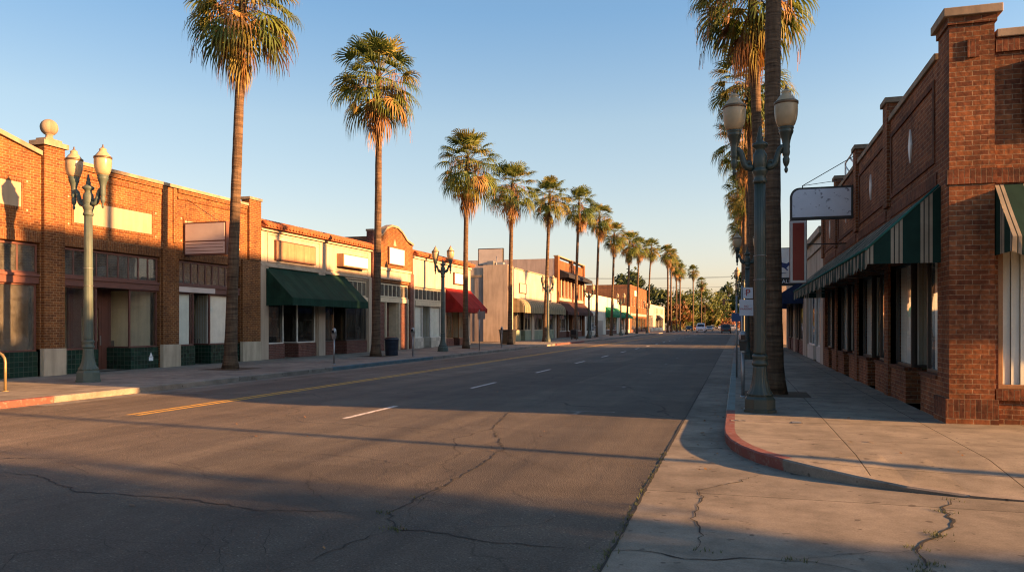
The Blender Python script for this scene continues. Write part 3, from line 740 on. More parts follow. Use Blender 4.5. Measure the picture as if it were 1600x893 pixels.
for i in range(330):
    q = rnd.random()
    if q < .45: x, y = -.25-abs(rnd.gauss(0, .16)), 9.5+rnd.random()**1.5*40; z = .009
    elif q < .6: x, y = rnd.uniform(0, 3.2), rnd.uniform(9, 30); z = .154
    elif q < .85: x, y = -14.66+abs(rnd.gauss(0, .15)), rnd.uniform(14, 50); z = .009
    else: x, y = rnd.uniform(-13, -1.2), rnd.uniform(5, 24); z = .006
    a = rnd.random()*2*PI; l = rnd.uniform(.015, .05); w = l*rnd.uniform(.3, .7); u = Vector((math.cos(a), math.sin(a), rnd.uniform(-.05, .35))); v = Vector((-math.sin(a), math.cos(a), rnd.uniform(-.1, .3))); p = Vector((x, y, z+l*.2))
    b.poly([p-u*l, p-v*w, p+u*l, p+v*w], rnd.choice(['d2', 'd2', 'd1', 'd3', 'stalk']))
tag(b.build('leaf_litter'), 'dry brown leaf scraps scattered along gutters and pavement', 'leaf litter', kind='stuff')
# drain lid on the corner pavement
t = thing('utility_cover', 'long narrow metal cover set in the pavement before the green lamp post', 'cover', (.42, 13.35, .15))
b = MB(); b.box(-.1, 1.02, 13.28, 13.42, .150, .156, 'kerb'); b.build('lid', t)
b = MB(); b.box(.86, 1.0, 13.25, 13.45, .156, .162, 'metal'); b.build('hinge_plate', t)
for x in (-.04, .07): b = MB(); b.box(x, x+.06, 13.31, 13.39, .156, .160, 'black'); b.build('lifting_slot', t)
# ------------------------------------------------------------------ west row, building by building
# brick corner shops with the ball finial
A = thing('brick_shop', 'long orange brick shop row with ball finial and green tile bulkheads', 'building', (-21, 20, 0))
b = MB(); holes = [(12.6, 18.78, G, 4.28), (19.62, 23.95, G, 4.28), (24.9, 28.8, G, 4.28)]
wall(b, FL, 12, 30.15, 0, 7.0, holes, .3, 'brickL')
for a, c in ((18.82, 19.58),): b.fbox(FL, a, c, 1.0, 7.35, -.3, .13, 'brickL')
for a, c in ((24.0, 24.86), (28.84, 30.15)): b.fbox(FL, a, c, 1.0, 4.6, -.1, .10, 'brickL')
b.fbox(FL, 29.3, 30.165, 4.62, 7.3, -.3, .12, 'brickL')
b.fbox(FL, 24.05, 24.25, 4.9, 7.0, -.02, .05, 'brickL'); b.fbox(FL, 24.62, 24.8, 4.9, 7.0, -.02, .05, 'brickL')
for a, c in ((12.6, 18.8), (19.6, 23.98), (24.88, 28.82)): soldier(b, FL, a, c, 4.29, 4.62, 'brickLs', .03)
for a, c in ((19.62, 24.02), (24.88, 29.25)): b.fbox(FL, a, c, 6.62, 6.72, -.02, .04, 'brickLs'); b.fbox(FL, a, c, 6.86, 7.0, -.02, .06, 'brickL')
P = FL.P
b.prism([P(12.0, 7.002, 0), P(18.8, 7.002, 0), P(15.2, 7.86, 0)], Vector((-.3, 0, 0)), 'brickL')
ring(b, FL, 19.95, 23.6, 5.0, 5.92, .09, 'brickLs', .022); ring(b, FL, 25.2, 28.6, 5.0, 5.92, .09, 'brickLs', .022); ring(b, FL, 14.2, 18.2, 5.22, 6.14, .09, 'brickLs', .022)
b.build('wall', A)
shell(A, -40, -20.8, 12, 30.15, 6.9, 'brickL', -20.8, 6.2)
for a, c, z0, z1 in ((20.04, 23.51, 5.09, 5.83), (25.29, 28.51, 5.09, 5.83), (14.29, 18.11, 5.31, 6.05)):
    p = MB(); p.fbox(FL, a+.003, c-.003, z0+.003, z1-.003, -.02, .016, 'panel'); p.build('wall_panel', A)
    for ss in (a-.26, c+.16):
        for zz in (z0-.12, z1+.02):
            p = MB(); p.fbox(FL, ss+.02, ss+.08, zz+.02, zz+.08, -.01, .015, 'panel'); p.build('corner_block', A)
q = MB(); q.fbox(FL, 19.6, 24.0, 7.0, 7.12, -.36, .11, 'cap'); q.fbox(FL, 24.003, 29.28, 7.0, 7.12, -.36, .11, 'cap')
for s0, s1, z0, z1 in ((15.2, 18.8, 7.86, 7.0), (12., 15.2, 7.05, 7.86)):
    q.hexa([P(s0, z0, -.36), P(s1, z1, -.36), P(s1, z1, .1), P(s0, z0, .1), P(s0, z0+.15, -.36), P(s1, z1+.15, -.36), P(s1, z1+.15, .1), P(s0, z0+.15, .1)], 'cap')
q.fbox(FL, 29.25, 30.2, 7.3, 7.42, -.36, .18, 'cap'); q.build('coping', A, .012)
q = MB(); q.fbox(FL, 18.74, 19.66, 7.35, 7.5, -.4, .21, 'cap'); q.fbox(FL, 18.9, 19.5, 7.5, 7.6, -.3, .1, 'cap')
q.lathe([(.16, 7.6), (.11, 7.66), (.10, 7.74), (.14, 7.76)], 'cap', (-20.9, 19.2, 0), 18); q.ball((-20.9, 19.2, 7.98), .26, 'cap', 20); q.build('ball_finial', A)
for a, c in ((18.8, 19.6), (23.98, 24.88), (28.82, 30.15)):
    q = MB(); q.fbox(FL, a-.02, c+.02, G-.02, 1.0, -.3, .16, 'stone'); q.build('pier_base', A, .015)
for a, c, k in ((12.6, 18.78, 9), (19.62, 23.95, 9), (24.9, 28.8, 9)):
    window(A, FL, a+.03, c-.03, 3.32, 4.25, -.12, cols=k, fm='frame_red', fw=.07, glass='glass_dirty', name='transom_window')
    q = MB(); q.fbox(FL, a+.02, c-.02, 3.02, 3.32, -.2, -.02, 'frame_red'); q.fbox(FL, a+.02, c-.02, 3.24, 3.318, -.02, .03, 'frame_red'); q.build('storefront_beam', A)
storefront(A, FL, [('win', 12.65, 15.2), ('win', 15.22, 18.74)], .92, 3.02, 'tile', 'frame_red', 'int_shade', glass='glass_dirty')
storefront(A, FL, [('win', 19.66, 21.1), ('entry', 21.1, 22.55), ('win', 22.55, 23.92)], .92, 3.02, 'tile', 'frame_red')
storefront(A, FL, [('blind', 24.93, 25.95), ('entry', 25.95, 26.9), ('blind', 26.9, 28.77)], .92, 3.02, 'tile', 'frame_red')
q = MB(); q.fbox(FL, 24.95, 27.1, 3.03, 3.25, -.019, .02, 'signlav'); q.build('peeling_fascia', A)
q = MB(); q.poly([P(23.42, .42, -.034), P(23.64, .42, -.034), P(23.64, .56, -.034), P(23.42, .56, -.034)], 'textwhite'); q.poly([P(23.45, .58, -.034), P(23.61, .58, -.034), P(23.53, .74, -.034)], 'textwhite'); q.build('painted_emblem', A)

# cream shops with the clay tile eave
def cream_shop(label, y0, y1, zc, wallmat, loc, pattern):
    pass
B = thing('tiled_eave_shop', 'cream shopfront pair under one clay tile eave with dark green awning', 'building', (-21, 36, 0))
b = MB(); wall(b, FL, 30.2, 41.25, 0, 6.2, [(30.85, 35.2, G, 3.2), (35.95, 40.85, G, 4.3)], .3, 'cream')
b.fbox(FL, 30.2, 30.82, G, 4.5, -.1, .07, 'cream'); b.fbox(FL, 35.24, 35.9, G, 4.5, -.1, .07, 'cream2'); b.fbox(FL, 40.9, 41.25, G, 4.5, -.1, .06, 'cream')
b.fbox(FL, 30.25, 41.2, 4.42, 4.52, -.02, .09, 'cream'); ring(b, FL, 30.8, 35.5, 4.65, 6.0, .07, 'cream', .035); ring(b, FL, 36.1, 40.9, 4.62, 6.0, .07, 'cream', .035); b.fbox(FL, 30.2, 41.25, 6.06, 6.2, -.02, .13, 'cream')
b.build('wall', B); shell(B, -38, -20.8, 30.2, 41.25, 6.1, 'beige', -20.8, 5.6)
def tile_eave(par, y0, y1, z, proj=.34, name='tile_roof'):
    q = MB(); k = int((y1-y0)/.26); q.hexa([P(y0, z, -.35), P(y1, z, -.35), P(y1, z-.02, proj), P(y0, z-.02, proj), P(y0, z+.34, -.35), P(y1, z+.34, -.35), P(y1, z+.03, proj), P(y0, z+.03, proj)], 'clay')
    rnd = random.Random(int(y0))
    for i in range(k):
        a = y0+(i+.5)*(y1-y0)/k; e = rnd.uniform(-.025, .025)
        for j in range(2):
            t0, t1 = j*.5, j*.5+.54
            p0 = Vector(P(a, z+.38-.31*t0+.015*j, -.35+(proj+.37)*t0)); p1 = Vector(P(a+e*.3, z+.38-.31*t1+.035+.015*j+e*.3, -.35+(proj+.41)*t1+e))
            q.tube([p0, p1], [.085, .1], 'clay', 8)
    return q.build(name, par)
tile_eave(B, 30.2, 41.25, 6.2)
awning(B, FL, 30.62, 38.05, 4.4, 2.98, 2.64, 1.45, 'aw_green')
window(B, FL, 36.0, 40.8, 3.36, 4.26, -.1, cols=9, fm='frame_cream', fw=.07, glass='glass_dirty', name='transom_window')
q = MB(); q.fbox(FL, 35.97, 40.83, 3.0, 3.34, -.2, .04, 'frame_cream'); q.build('storefront_beam', B)
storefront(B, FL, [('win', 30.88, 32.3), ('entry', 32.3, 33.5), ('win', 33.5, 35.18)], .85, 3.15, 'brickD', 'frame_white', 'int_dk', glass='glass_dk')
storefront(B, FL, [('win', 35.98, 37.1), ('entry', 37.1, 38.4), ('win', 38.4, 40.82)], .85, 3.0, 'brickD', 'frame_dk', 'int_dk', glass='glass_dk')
for a, c in ((30.9, 32.2), (33.6, 35.1)):
    q = MB()
    s_ = a
    while s_ < c: q.tube([P(s_, .9, -.26), P(s_, 3.1, -.26)], .011, 'black', 5); s_ += .13
    for zz in (1.2, 2., 2.8): q.tube([P(a, zz, -.255), P(c, zz, -.255)], .012, 'black', 5)
    q.build('security_grille', B)

# gabled brick shop
D = thing('gabled_brick_shop', 'small brown-orange brick shop with stepped gable and bricked-up doorway', 'building', (-21, 44, 0))
b = MB(); wall(b, FL, 41.3, 47.35, 0, 7.0, [(42.0, 46.75, G, 4.35)], .3, 'brickL')
b.prism([P(42.6, 7.002, 0), P(46.9, 7.002, 0), P(46.3, 7.2, 0), P(45.6, 7.62, 0), P(44.9, 7.85, 0), P(44.0, 7.85, 0), P(43.3, 7.62, 0), P(42.75, 7.2, 0)], Vector((-.3, 0, 0)), 'brickL')
b.fbox(FL, 41.28, 42.0, G, 7.3, -.3, .10, 'brickD'); b.fbox(FL, 46.8, 47.35, G, 5.1, -.1, .08, 'brickD'); b.build('wall', D)
shell(D, -36, -20.8, 41.3, 47.35, 7.0, 'brickB', -20.8, 6.2)
q = MB(); q.fbox(FL, 41.25, 42.05, 7.3, 7.42, -.34, .15, 'cap')
pr = [(42.0, 7.0), (42.7, 7.2), (43.3, 7.64), (44.0, 7.87), (44.9, 7.87), (45.6, 7.64), (46.35, 7.2), (47.35, 7.0)]
for (a, z0), (c, z1) in zip(pr[:-1], pr[1:]):
    q.hexa([P(a, z0, -.34), P(c, z1, -.34), P(c, z1, .09), P(a, z0, .09), P(a, z0+.13, -.34), P(c, z1+.13, -.34), P(c, z1+.13, .09), P(a, z0+.13, .09)], 'cap')
q.build('coping', D)
q = MB(); q.fbox(FL, 42.03, 46.78, 4.55, 5.2, -.02, .09, 'cream'); q.fbox(FL, 42.0, 46.8, 5.1, 5.25, .09, .16, 'cream'); q.build('frieze', D)
q = MB(); q.prism([P(44.3, 6.72, .0), P(44.75, 6.72, .0), P(44.52, 7.15, .0)], Vector((.03, 0, 0)), 'panel'); q.build('gable_ornament', D)
window(D, FL, 42.05, 46.7, 3.45, 4.3, -.1, cols=8, fm='frame_cream', fw=.08, glass='glass_dirty', name='transom_window')
q = MB(); q.fbox(FL, 42.02, 46.73, 3.15, 3.43, -.2, .0, 'frame_cream')
for x in (42.02, 43.3, 45.3, 46.63): q.fbox(FL, x, x+.12, G, 3.15, -.2, -.02, 'frame_cream')
q.build('storefront_frame', D)
for a, c in ((42.16, 43.28), (45.44, 46.6)): q = MB(); q.fbox(FL, a, c, G, 3.13, -.24, -.1, 'brickD'); q.build('infill_panel', D)
q = MB(); q.fbox(FL, 43.44, 45.28, G, 3.13, -.9, -.75, 'brickD'); q.fbox(FL, 43.42, 43.46, G, 3.13, -.75, -.2, 'frame_cream'); q.fbox(FL, 45.26, 45.3, G, 3.13, -.75, -.2, 'frame_cream'); q.build('infill_panel', D)

# cream shop with red awning
E_ = thing('tiled_eave_shop', 'cream shop under a clay tile eave with red awning beside the side lot', 'building', (-21, 53, 0))
b = MB(); wall(b, FL, 47.4, 58.9, 0, 6.4, [(47.75, 52.7, G, 4.3), (53.4, 58.4, G, 3.2)], .3, 'cream2'); b.fbox(FL, 47.4, 58.9, 6.2, 6.4, -.02, .12, 'cream2'); b.fbox(FL, 52.75, 53.35, G, 4.4, -.1, .06, 'cream'); b.build('wall', E_)
shell(E_, -38, -20.8, 47.4, 58.9, 6.3, 'beige', -20.8, 5.8); tile_eave(E_, 47.4, 58.9, 6.4)
awning(E_, FL, 53.2, 58.9, 4.5, 3.0, 2.68, 1.45, 'aw_red')
window(E_, FL, 47.8, 52.65, 3.4, 4.26, -.1, cols=7, fm='frame_cream', fw=.1, glass='glass_dirty', name='transom_window')
q = MB(); q.fbox(FL, 47.77, 52.68, 3.05, 3.38, -.2, .03, 'frame_cream'); q.build('storefront_beam', E_)
storefront(E_, FL, [('blind', 47.8, 49.3), ('entry', 49.3, 50.7), ('blind', 50.7, 52.65)], .85, 3.05, 'tile_pale', 'frame_white')
storefront(E_, FL, [('win', 53.44, 55.2), ('entry', 55.2, 56.5), ('win', 56.5, 58.36)], .7, 3.15, 'brickD', 'frame_wood', 'int', glass='glass')

# beige corner building past the lot
F_ = thing('stucco_building', 'beige stucco building with long tan scalloped awning beyond the lot', 'building', (-21, 80, 0))
b = MB(); wall(b, FL, 69.8, 89.9, 0, 7.2, [(71.2, 78.4, G, 3.1), (79.4, 88.9, G, 3.1)], .3, 'cream2'); b.fbox(FL, 69.75, 71.0, G, 7.4, -.3, .08, 'cream2'); b.build('wall', F_)
shell(F_, -42, -20.8, 69.8, 89.9, 7.2, 'beige', -20.8, 6.5)
S2 = Fr((0, 69.8, 0), (1, 0, 0), (0, -1, 0))
q = MB(); q.fbox(S2, -23.3, -20.85, .16, 7.45, -.1, .12, 'beige'); q.fbox(S2, -42, -23.3, 6.3, 6.5, -.05, .1, 'cap'); q.fbox(S2, -24.2, -23.3, .16, 6.3, -.05, .06, 'beige_dk'); q.build('side_buttress', F_)
q = MB(); q.fbox(S2, -26.6, -24.3, .16, 3.05, -.05, .03, 'beige_dk'); q.fbox(S2, -26.7, -24.2, 3.05, 3.2, -.05, .12, 'cap'); q.build('side_door', F_)
q = MB(); q.fbox(FL, 70.9, 89.9, 7.2, 7.32, -.34, .06, 'cap'); q.build('coping', F_)
q = MB(); q.box(-23.2, -22.6, 70.6, 71.3, 6.5, 7.9, 'metal'); q.box(-22.3, -21.7, 71.0, 71.8, 6.5, 7.8, 'frame_alu'); q.tube([(-22.2, 70.4, 6.5), (-22.2, 70.4, 8.3)], .05, 'metal', 8); q.build('rooftop_units', F_)
awning(F_, FL, 71.0, 92.0-2.2, 4.35, 3.35, 2.95, 1.15, 'aw_tan', curved=True, scallop=.06)
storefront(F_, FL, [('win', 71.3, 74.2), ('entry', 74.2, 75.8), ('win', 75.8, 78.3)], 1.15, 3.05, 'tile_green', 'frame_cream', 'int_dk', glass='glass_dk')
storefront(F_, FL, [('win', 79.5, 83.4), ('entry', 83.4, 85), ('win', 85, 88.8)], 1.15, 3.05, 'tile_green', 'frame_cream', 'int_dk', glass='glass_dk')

# two-storey brick block
H_ = thing('two_storey_block', 'two-storey orange brick block with tall upper windows and brown awning', 'building', (-21, 98, 0))
b = MB(); wins = [(92.6+i*1.9, 93.5+i*1.9, 5.3, 7.3) for i in range(7)]
wall(b, FL, 90, 107, 0, 9.6, wins+[(91, 106, G, 3.2)], .3, 'brickO')
for a in (90.0, 98.2, 106.1): b.fbox(FL, a-.012, a+.912, G, 9.95, -.3, .15, 'brickO')
for i in range(8): b.fbox(FL, 91.85+i*1.9, 92.2+i*1.9, 5.1, 7.5, -.02, .14, 'cream')
b.fbox(FL, 91, 106, 4.7, 5.05, -.02, .12, 'cream'); b.build('wall', H_)
shell(H_, -44, -20.8, 90, 107, 9.7, 'pink', -20.8, 9)
q = MB(); q.fbox(FL, 90, 107, 9.95, 10.1, -.4, .2, 'cap'); q.build('coping', H_)
for w in wins: window(H_, FL, *w, -.14, cols=1, rows=2, fm='frame_dk', fw=.07, glass='glass_dk')
awning(H_, FL, 91, 106.6, 8.5, 7.85, 7.45, 1.3, 'aw_dark', name='upper_canopy')
awning(H_, FL, 90.3, 107, 4.7, 3.3, 2.95, 1.35, 'aw_brown')
storefront(H_, FL, [('win', 91.1, 95.5), ('entry', 95.5, 97.2), ('win', 97.2, 101), ('entry', 101, 102.4), ('win', 102.4, 105.9)], .9, 3.1, 'brickD', 'frame_white', 'int_dk', glass='glass_dk')

# farther shops
I_ = thing('flat_roofed_shop', 'low flat white shop with bright green awning past the brick block', 'building', (-21, 121, 0))
b = MB(); wall(b, FL, 107.1, 140, 0, 6.3, [(109, 116, G, 3.2), (126, 138, G, 3.2)], .3, 'whitewall'); b.fbox(FL, 117, 123, G, 2.4, -.02, .03, 'metal'); b.build('wall', I_); shell(I_, -40, -20.8, 107.1, 140, 6.3, 'whitewall', -20.8, 5.8)
awning(I_, FL, 125.5, 138.5, 4.7, 3.4, 3.0, 1.5, 'aw_bright')
storefront(I_, FL, [('win', 109.1, 112), ('entry', 112, 113.5), ('win', 113.5, 115.9)], .8, 3.1, 'tile_pale', 'frame_white', 'int_dk', glass='glass_dk')
storefront(I_, FL, [('win', 126.1, 131), ('entry', 131, 132.6), ('win', 132.6, 137.9)], .8, 3.1, 'brickD', 'frame_white', 'int_dk', glass='glass_dk')
J_ = thing('narrow_tan_shop', 'narrow tan shop squeezed between the white shop and far brick block', 'building', (-21, 148, 0))
b = MB(); wall(b, FL, 140.2, 155.5, 0, 5.4, [(142, 147, G, 3.2), (148.5, 154, G, 3.2)], .3, 'beige'); b.build('wall', J_); shell(J_, -40, -20.8, 140.2, 155.5, 5.4, 'beige', -20.8, 5)
storefront(J_, FL, [('win', 142.1, 146.9)], .8, 3.1, 'tile_pale', 'frame_wood', 'int_dk'); storefront(J_, FL, [('win', 148.6, 150.5), ('entry', 150.5, 152), ('win', 152, 153.9)], .8, 3.1, 'tile_pale', 'frame_wood', 'int_dk')
awning(J_, FL, 144.5, 152, 4.2, 3.3, 3.0, 1.1, 'aw_bright')
K_ = thing('far_brick_block', 'far orange brick block of two storeys with a bare brown side wall', 'building', (-21, 170, 0))
b = MB(); wins = [(158+i*4.2, 159.8+i*4.2, 5.6, 7.4) for i in range(6)]; wall(b, FL, 156, 185, 0, 9.9, wins+[(157.5, 183.5, G, 3.3)], .3, 'brickO'); b.fbox(FL, 156, 185, 3.6, 4.1, -.02, .1, 'cream'); b.build('wall', K_); shell(K_, -46, -20.8, 156, 185, 9.9, 'brickB', -20.8, 9.2)
for w in wins: window(K_, FL, *w, -.14, 2, fm='frame_cream', fw=.1, glass='glass_dk')
storefront(K_, FL, [('win', 157.6, 165), ('entry', 165, 166.6), ('win', 166.6, 175), ('entry', 175, 176.6), ('win', 176.6, 183.4)], .7, 3.2, 'brickD', 'frame_wood', 'int_dk')
L_ = thing('far_cream_shop', 'far pale cream two-level shop at the row end near the trees', 'building', (-21, 205, 0))
b = MB(); wins = [(204+i*3.6, 205.4+i*3.6, 4.6, 6.2) for i in range(7)]; wall(b, FL, 187, 232, 0, 6.9, wins+[(190, 200, G, 4), (206, 229, G, 3.4)], .3, 'cream2'); b.build('wall', L_); shell(L_, -42, -20.8, 187, 232, 6.9, 'cream', -20.8, 6.4)
for w in wins: window(L_, FL, *w, -.14, 1, fm='frame_dk', fw=.1, glass='glass_dk')
storefront(L_, FL, [('win', 190.1, 194), ('entry', 194, 196), ('win', 196, 199.9)], .9, 3.8, 'tile_pale', 'frame_white', 'int_dk'); storefront(L_, FL, [('win', 206.1, 215), ('entry', 215, 217), ('win', 217, 228.9)], .9, 3.3, 'tile_pale', 'frame_white', 'int_dk')
awning(L_, FL, 208, 216, 4.4, 3.4, 3.0, 1.2, 'aw_dark')

# ------------------------------------------------------------------ east row
N_ = thing('brick_corner_building', 'red brick corner building with striped awnings and diamond panels', 'building', (3.3, 14.04, 0))
b = MB(); Q = FR_.P; bay = 4.7; Y0 = 14.04; Y1 = 33.0
bays = [(Y0+.68+bay*i, Y0+.68+bay*(i+1)-.5) for i in range(4)]
bays[3] = (bays[3][0], 32.4)
wall(b, FR_, Y0+.625, Y1, 0, 6.3, [(a, c, G, 3.05) for a, c in bays], .32, 'brickR')
for i, (a, c) in enumerate(bays):
    ring(b, FR_, a+.15, c-.1, 4.55, 6.0, .1, 'brickRs', .03)
    soldier(b, FR_, a, c, 4.14, 4.36, 'brickRs', .02)
for i in range(1, 4): b.fbox(FR_, bays[i][0]-.5, bays[i][0], 4.4, 6.72, -.32, .08, 'brickR')
b.fbox(FR_, 32.45, 33.015, 4.4, 6.72, -.32, .08, 'brickR')
for i in range(1, 4): b.fbox(FR_, bays[i][0]-.5, bays[i][0], G, 3.3, -.25, .05, 'brickR')
b.build('wall', N_)
b = MB()
wall(b, FS, 3.62, 16, 0, 6.35, [(4.02, 7.6, .72, 3.25), (8.3, 12.2, .72, 3.25)], .32, 'brickR')
b.fbox(FS, 3.3, 3.95, .55, 6.72, -.62, .08, 'brickR'); b.fbox(FS, 3.27, 3.98, 6.6, 6.72, -.65, .11, 'brickR')
soldier(b, FS, 3.27, 3.98, 4.02, 4.26, 'brickRs', .1); soldier(b, FS, 3.985, 16, 4.02, 4.26, 'brickRs', .03); soldier(b, FS, 3.985, 16, 6.12, 6.33, 'brickRs', .04)
b.fbox(FS, 3.24, 4.0, .15, .24, -.68, .13, 'brickR'); b.fbox(FS, 3.24, 4.0, .24, .55, -.68, .125, 'brickRs'); b.fbox(FS, 3.56, 3.72, 6.05, 6.34, .08, .105, 'brickRs')
b.fbox(FS, 4.38, 4.56, 4.85, 5.95, -.02, .12, 'brickR'); b.fbox(FS, 4.56, 9, 5.77, 5.95, -.02, .12, 'brickR'); b.fbox(FS, 4.56, 9, 4.85, 5.0, -.02, .12, 'brickR')
soldier(b, FS, 3.985, 7.7, .54, .72, 'brickRs', .05)
b.build('wall', N_)
shell(N_, 3.3, 16, Y0+.35, Y1, 6.3, 'brickR', 3.3, 5.7, skip=('y0',))
q = MB(); q.fbox(FR_, Y0+.7, Y1, 6.3, 6.42, -.36, .05, 'cap'); q.fbox(FS, 3.99, 16, 6.35, 6.48, -.36, .07, 'cap'); q.fbox(FS, 3.2, 4.05, 6.72, 6.86, -.72, .17, 'cap')
for i in range(1, 4): q.fbox(FR_, bays[i][0]-.56, bays[i][0]+.06, 6.72, 6.84, -.36, .13, 'cap')
q.fbox(FR_, 32.4, 33.05, 6.72, 6.84, -.36, .13, 'cap'); q.build('coping', N_, .012)
for a, c in bays:
    m = (a+c)/2; q = MB(); q.prism([Q(m-.13, 5.28, 0), Q(m, 4.95, 0), Q(m+.13, 5.28, 0), Q(m, 5.61, 0)], Vector((-.03, 0, 0)), 'signwhite'); q.build('diamond_ornament', N_)
for i, (a, c) in enumerate(bays):
    w = c-a; sg = [('blind', a, a+w*.36), ('entry', a+w*.36, a+w*.64), ('blind', a+w*.64, c)] if i != 0 else [('blind', a, a+w*.30), ('entry', a+w*.30, a+w*.62), ('blind', a+w*.62, c)]
    storefront(N_, FR_, sg, .82, 3.05, 'brickR', 'frame_dk', 'int', rec=1.25, cap='brickRs', bn=.0)
awning(N_, FR_, Y0+.45, 32.4, 4.1, 3.05, 2.8, 1.15, 'aw_stripe', 'aw_edge', scallop=.09)
awning(N_, FS, 3.97, 12.4, 4.0, 3.08, 2.86, .85, 'aw_stripe', scallop=.08)
for a, c in ((4.02, 7.6), (8.3, 12.2)):
    window(N_, FS, a, c, .72, 3.25, -.03, fm='frame_wood', fw=.07, name='display_window', splits=[a+1.8]); blinds(N_, FS, a+.08, c-.05, .78, 3.2, -.12, w=.13, flip=True)
interior(N_, Fr((0, 14.36, 0), (1, 0, 0), (0, -1, 0)), 4.0, 12.3, G, 3.3, -.05, -.9)
q = MB(); q.tube([(3.7, 27.6, 6.4), (3.7, 27.6, 7.5)], .03, 'frame_white', 6); q.tube([(3.7, 29.6, 6.4), (3.7, 29.6, 7.5)], .03, 'frame_white', 6); q.tube([(3.7, 27.6, 7.5), (3.7, 29.6, 7.5)], .03, 'frame_white', 6); q.tube([(3.7, 27.6, 6.6), (3.7, 29.6, 7.4)], .025, 'frame_white', 6); q.tube([(4.7, 28.6, 6.2), (3.7, 28.6, 7.5)], .03, 'frame_white', 6); q.build('roof_rail', N_)

R2 = thing('cream_shop', 'weathered cream shop with white door adjoining the red brick corner building', 'building', (3.3, 37, 0))
b = MB(); wall(b, FR_, 33.1, 42, 0, 5.7, [(34.2, 40.8, G, 3.3)], .3, 'creamR'); b.fbox(FR_, 33.1, 42, 5.45, 5.72, -.3, .16, 'creamR'); b.fbox(FR_, 33.1, 42, 4.9, 5.05, -.02, .08, 'creamR'); b.build('wall', R2); shell(R2, 3.3, 15, 33.1, 42, 5.6, 'creamR', 3.3, 5.2)
storefront(R2, FR_, [('win', 34.25, 36.2), ('entry', 36.2, 37.7), ('win', 37.7, 40.75)], .8, 3.25, 'whitewall', 'frame_white', 'int_dk', rec=.5)
R3 = thing('low_shop', 'low dark brick-fronted shop with navy awning beyond the cream shop', 'building', (3.3, 49, 0))
b = MB(); wall(b, FR_, 42.1, 57, 0, 5.5, [(43, 49, G, 3.1), (50, 56, G, 3.1)], .3, 'creamR'); b.build('wall', R3); shell(R3, 3.3, 16, 42.1, 57, 5.5, 'creamR', 3.3, 5.)
storefront(R3, FR_, [('win', 43.05, 46), ('entry', 46, 47.2), ('win', 47.2, 48.95)], .9, 3.05, 'brickD', 'frame_dk', 'int_dk', glass='glass_dk'); storefront(R3, FR_, [('win', 50.05, 53), ('entry', 53, 54.2), ('win', 54.2, 55.95)], .9, 3.05, 'brickD', 'frame_dk', 'int_dk', glass='glass_dk')
awning(R3, FR_, 42.5, 56.6, 4.1, 3.15, 2.85, 1.5, 'aw_blue')
R4 = thing('tan_side_building', 'tan building across the side street showing its plain sunlit flank', 'building', (3.3, 78, 0))
b = MB(); wall(b, FR_, 67, 92, 0, 6.0, [(69, 78, G, 3.1), (80, 90, G, 3.1)], .3, 'beige'); b.build('wall', R4); shell(R4, 3.3, 18, 67, 92, 6.0, 'beige', 3.3, 5.5)
storefront(R4, FR_, [('win', 69.1, 73), ('entry', 73, 74.4), ('win', 74.4, 77.9)], .9, 3.05, 'brickD', 'frame_dk', 'int_dk'); storefront(R4, FR_, [('win', 80.1, 84), ('entry', 84, 85.4), ('win', 85.4, 89.9)], .9, 3.05, 'brickD', 'frame_dk', 'int_dk')
awning(R4, FR_, 69, 90, 4.1, 3.2, 2.9, 1.3, 'aw_blue')
R5 = thing('long_plain_shop', 'long plain stucco shop row half hidden behind the palm trunks', 'building', (3.3, 120, 0))
b = MB(); wall(b, FR_, 92.2, 148.5, 0, 6.2, [(95+i*9, 101+i*9, G, 3.2) for i in range(6)], .3, 'cream'); b.build('wall', R5); shell(R5, 3.3, 18, 92.2, 148.5, 6.2, 'cream', 3.3, 5.6)
for i in range(6): storefront(R5, FR_, [('win', 95.1+i*9, 97.5+i*9), ('entry', 97.5+i*9, 98.9+i*9), ('win', 98.9+i*9, 100.9+i*9)], .9, 3.15, 'tile_pale', 'frame_dk', 'int_dk')
R6 = thing('distant_stucco_block', 'distant stucco block beyond the traffic signal', 'building', (3.3, 190, 0))
b = MB(); wall(b, FR_, 158, 225, 0, 6.4, [(162+i*12, 170+i*12, G, 3.2) for i in range(5)], .3, 'pink'); b.build('wall', R6); shell(R6, 3.3, 20, 158, 225, 6.4, 'pink', 3.3, 5.6)
for i in range(5): storefront(R6, FR_, [('win', 162.1+i*12, 165+i*12), ('entry', 165+i*12, 167+i*12), ('win', 167+i*12, 169.9+i*12)], .9, 3.15, 'tile_pale', 'frame_dk', 'int_dk')
# unseen blocks added behind the street fronts to raise the shade line opposite
def upper(par, x0, x1, y0, y1, z0, z1, mat):
    b = MB(); b.box(x0, x1, y0, y1, z0, z1, mat); b.build('added_shade_block', par); b = MB(); b.box(x0-.1, x1+.1, y0-.1, y1+.1, z1+.002, z1+.15, 'cap'); b.build('shade_block_coping', par)
    for i in range(int((y1-y0)/4)): window(par, Fr((x0, 0, 0), (0, 1, 0), (-1, 0, 0)), y0+1+i*4, y0+2.6+i*4, z0+1.3, z1-.8, .02, 2, fm='frame_dk')
upper(N_, 10, 15.5, 14.4, 32.8, 5.7, 11.25, 'brickR'); upper(R2, 10, 14.6, 33.5, 41.6, 5.2, 11.2, 'creamR'); upper(R3, 10, 15.6, 42.5, 56.6, 5.0, 10.7, 'creamR'); upper(R4, 10, 17.9, 70, 91.9, 5.5, 10.9, 'beige'); upper(R5, 10, 17.9, 93, 147, 5.6, 10.4, 'cream')
